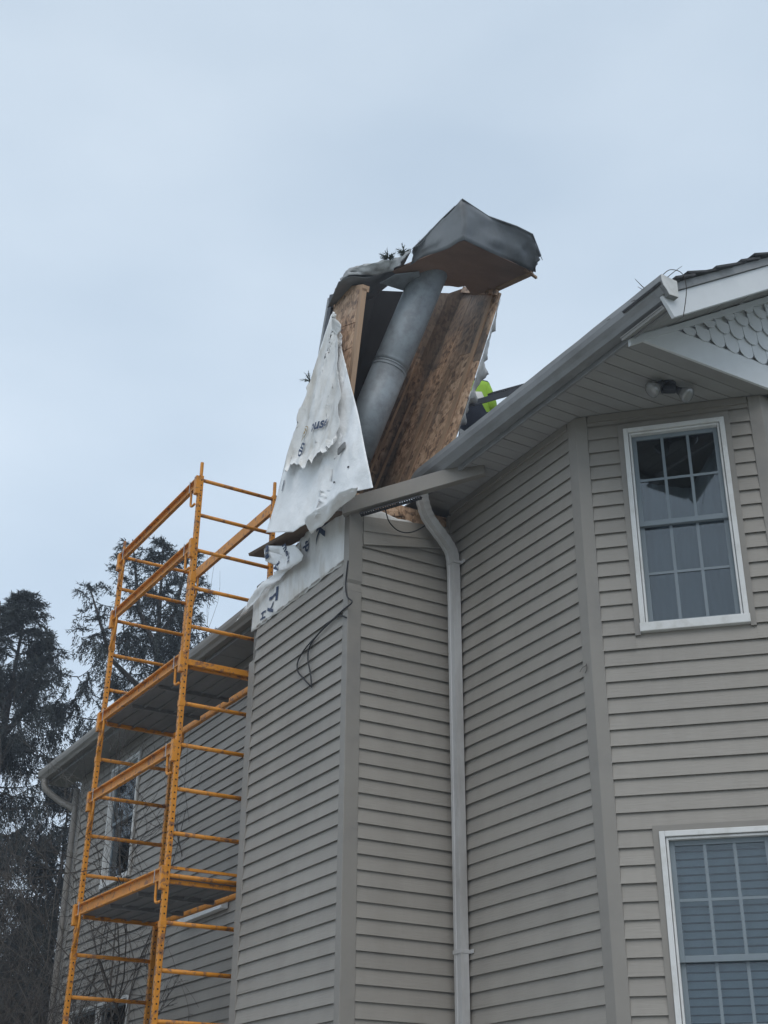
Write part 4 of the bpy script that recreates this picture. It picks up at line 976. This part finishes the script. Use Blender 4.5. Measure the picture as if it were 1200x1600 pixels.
a = gdist(38, 930, 24); tr_.append(spruce('tall dark spruce at the left edge of the picture', (a.x, a.y, GZ), a.z - GZ, 2.9, 3, 340, 1.3, [(.25, -.75, a.z - GZ - .55), (-.3, .5, a.z - GZ - .35)]))
a = gdist(262, 842, 25); b = gdist(245, 1000, 25); tr_.append(spruce('tall open spruce with ragged double top behind the scaffold', (b.x, b.y, GZ), a.z - GZ, 2.9, 11, 310, 1.15, [(-.1, .75, a.z - GZ - .25), (.0, -.55, a.z - GZ - .1), (.2, 1.45, a.z - GZ - 1.3)], .12))
a = gdist(-90, 1020, 21); tr_.append(spruce('lower spruce cut by the left picture edge', (a.x, a.y, GZ), a.z - GZ, 2.9, 21, 240, 1.25))
a = gdist(105, 1230, 27); tr_.append(spruce('short dark spruce low between the two tall ones', (a.x, a.y, GZ), a.z - GZ, 2.6, 31, 240, 1.25))
print('needles', [t[1] for t in tr_])

# ------------------------------------------------------------------ bare shrubs and the sapling against the far wall
def bare(name, label, cat, base, stems, H, spread, seed, m='twig', r0=.02, depth=4, lean=(0, 0), nk=(3, 5)):
    r = random.Random(seed); mb = MB()
    def grow(p, d, ln, rad, lev):
        n = 4; pts = [p]; q = p.copy(); dd = d.copy()
        for k in range(n):
            dd = (dd + Vector((r.gauss(0, .16), r.gauss(0, .16), r.gauss(.05, .10)))).normalized(); q = q + dd * ln / n; pts.append(q)
        mb.tube(pts, [rad * (1 - .55 * k / n) for k in range(n + 1)], 4 if lev < 2 else 3, False)
        if lev >= depth: return
        for k in range(r.randint(*nk)):
            t = r.uniform(.3, 1); i = min(int(t * n), n - 1); s = pts[i].lerp(pts[i + 1], t * n - i); e = (dd + Vector((r.gauss(0, .7), r.gauss(0, .7), r.gauss(.1, .5)))).normalized()
            grow(s, e, ln * r.uniform(.42, .75), max(.0022, rad * .52), lev + 1)
    for i in range(stems):
        an = r.uniform(0, 6.28); grow(Vector(base) + Vector((r.gauss(0, spread * .25), r.gauss(0, spread * .25), 0)), Vector((math.cos(an) * spread * .18 + lean[0], math.sin(an) * spread * .18 + lean[1], 1)).normalized(), H * r.uniform(.4, .6), r0 * r.uniform(.7, 1.2), 0)
    return tag(mb.build(name, M[m]), label, cat)
bare('sapling', 'dark bare sapling growing close to the far wall behind the scaffold', 'sapling', (13.2, -4.35, GZ), 3, 6.3, .8, 5, 'twig', .034, 4)
bare('bare_shrub', 'tangled grey bare shrub at the far house corner', 'shrub', (15.6, -4.1, GZ), 9, 6.6, 1.3, 8, 'twig_grey', .020, 4, (0, 0))
bare('bare_shrub', 'thin climbing bare twigs reaching up to the far eave', 'shrub', (14.2, -4.5, GZ), 5, 7.2, .7, 15, 'twig_grey', .014, 4)
bare('bare_shrub', 'dense brown bare thicket in the lower left corner', 'shrub', (15.2, -3.1, GZ), 12, 6.0, 1.9, 9, 'twig', .024, 4)
bare('bare_shrub', 'bare bush with pale stems at the bottom left edge', 'shrub', (13.4, -2.3, GZ), 8, 4.9, 1.5, 12, 'twig_grey', .018, 4)

# ------------------------------------------------------------------ neighbour's low building glimpsed through the shrubs
nb_ = thing('garage', 'pale low garage glimpsed through the shrubs at lower left', 'garage')
c = gdist(48, 1560, 33); x0, y0 = c.x, c.y
MB().box(x0, x0 + 6, y0 - 3.4, y0 + 3, GZ, 3.3).build('wall', M['neighbor'], nb_)
MB().prism([(x0 - .3, y0 - 3.8, 3.25), (x0 - .3, y0 + 3.4, 3.25), (x0 - .3, y0 - .2, 4.6)], (6.6, 0, 0)).build('roof', M['shingle'], nb_)
MB().box(x0 - .03, x0 + .02, y0 - 2.2, y0 + 1.8, GZ, 2.2).build('door', M['dark_steel'], nb_)
MB().box(x0 - .04, x0 - .005, y0 - 2.35, y0 + 1.95, 2.2, 2.34).build('door_trim', M['white'], nb_)

# ------------------------------------------------------------------ thin bluish volume added to lift the shadows, imitating lens veil
veil_mat = bpy.data.materials.new('haze'); veil_mat.use_nodes = True; t = veil_mat.node_tree; t.nodes.remove(t.nodes['Principled BSDF'])
pv = t.nodes.new('ShaderNodeVolumePrincipled'); pv.inputs['Color'].default_value = (.80, .88, 1, 1); pv.inputs['Density'].default_value = .0026; pv.inputs['Anisotropy'].default_value = .2
t.links.new(pv.outputs[0], [n for n in t.nodes if n.type == 'OUTPUT_MATERIAL'][0].inputs['Volume'])
added_veil = MB().box(-500, 500, -500, 500, GZ - 2.2, 16).build('haze', veil_mat); added_veil['kind'] = 'stuff'
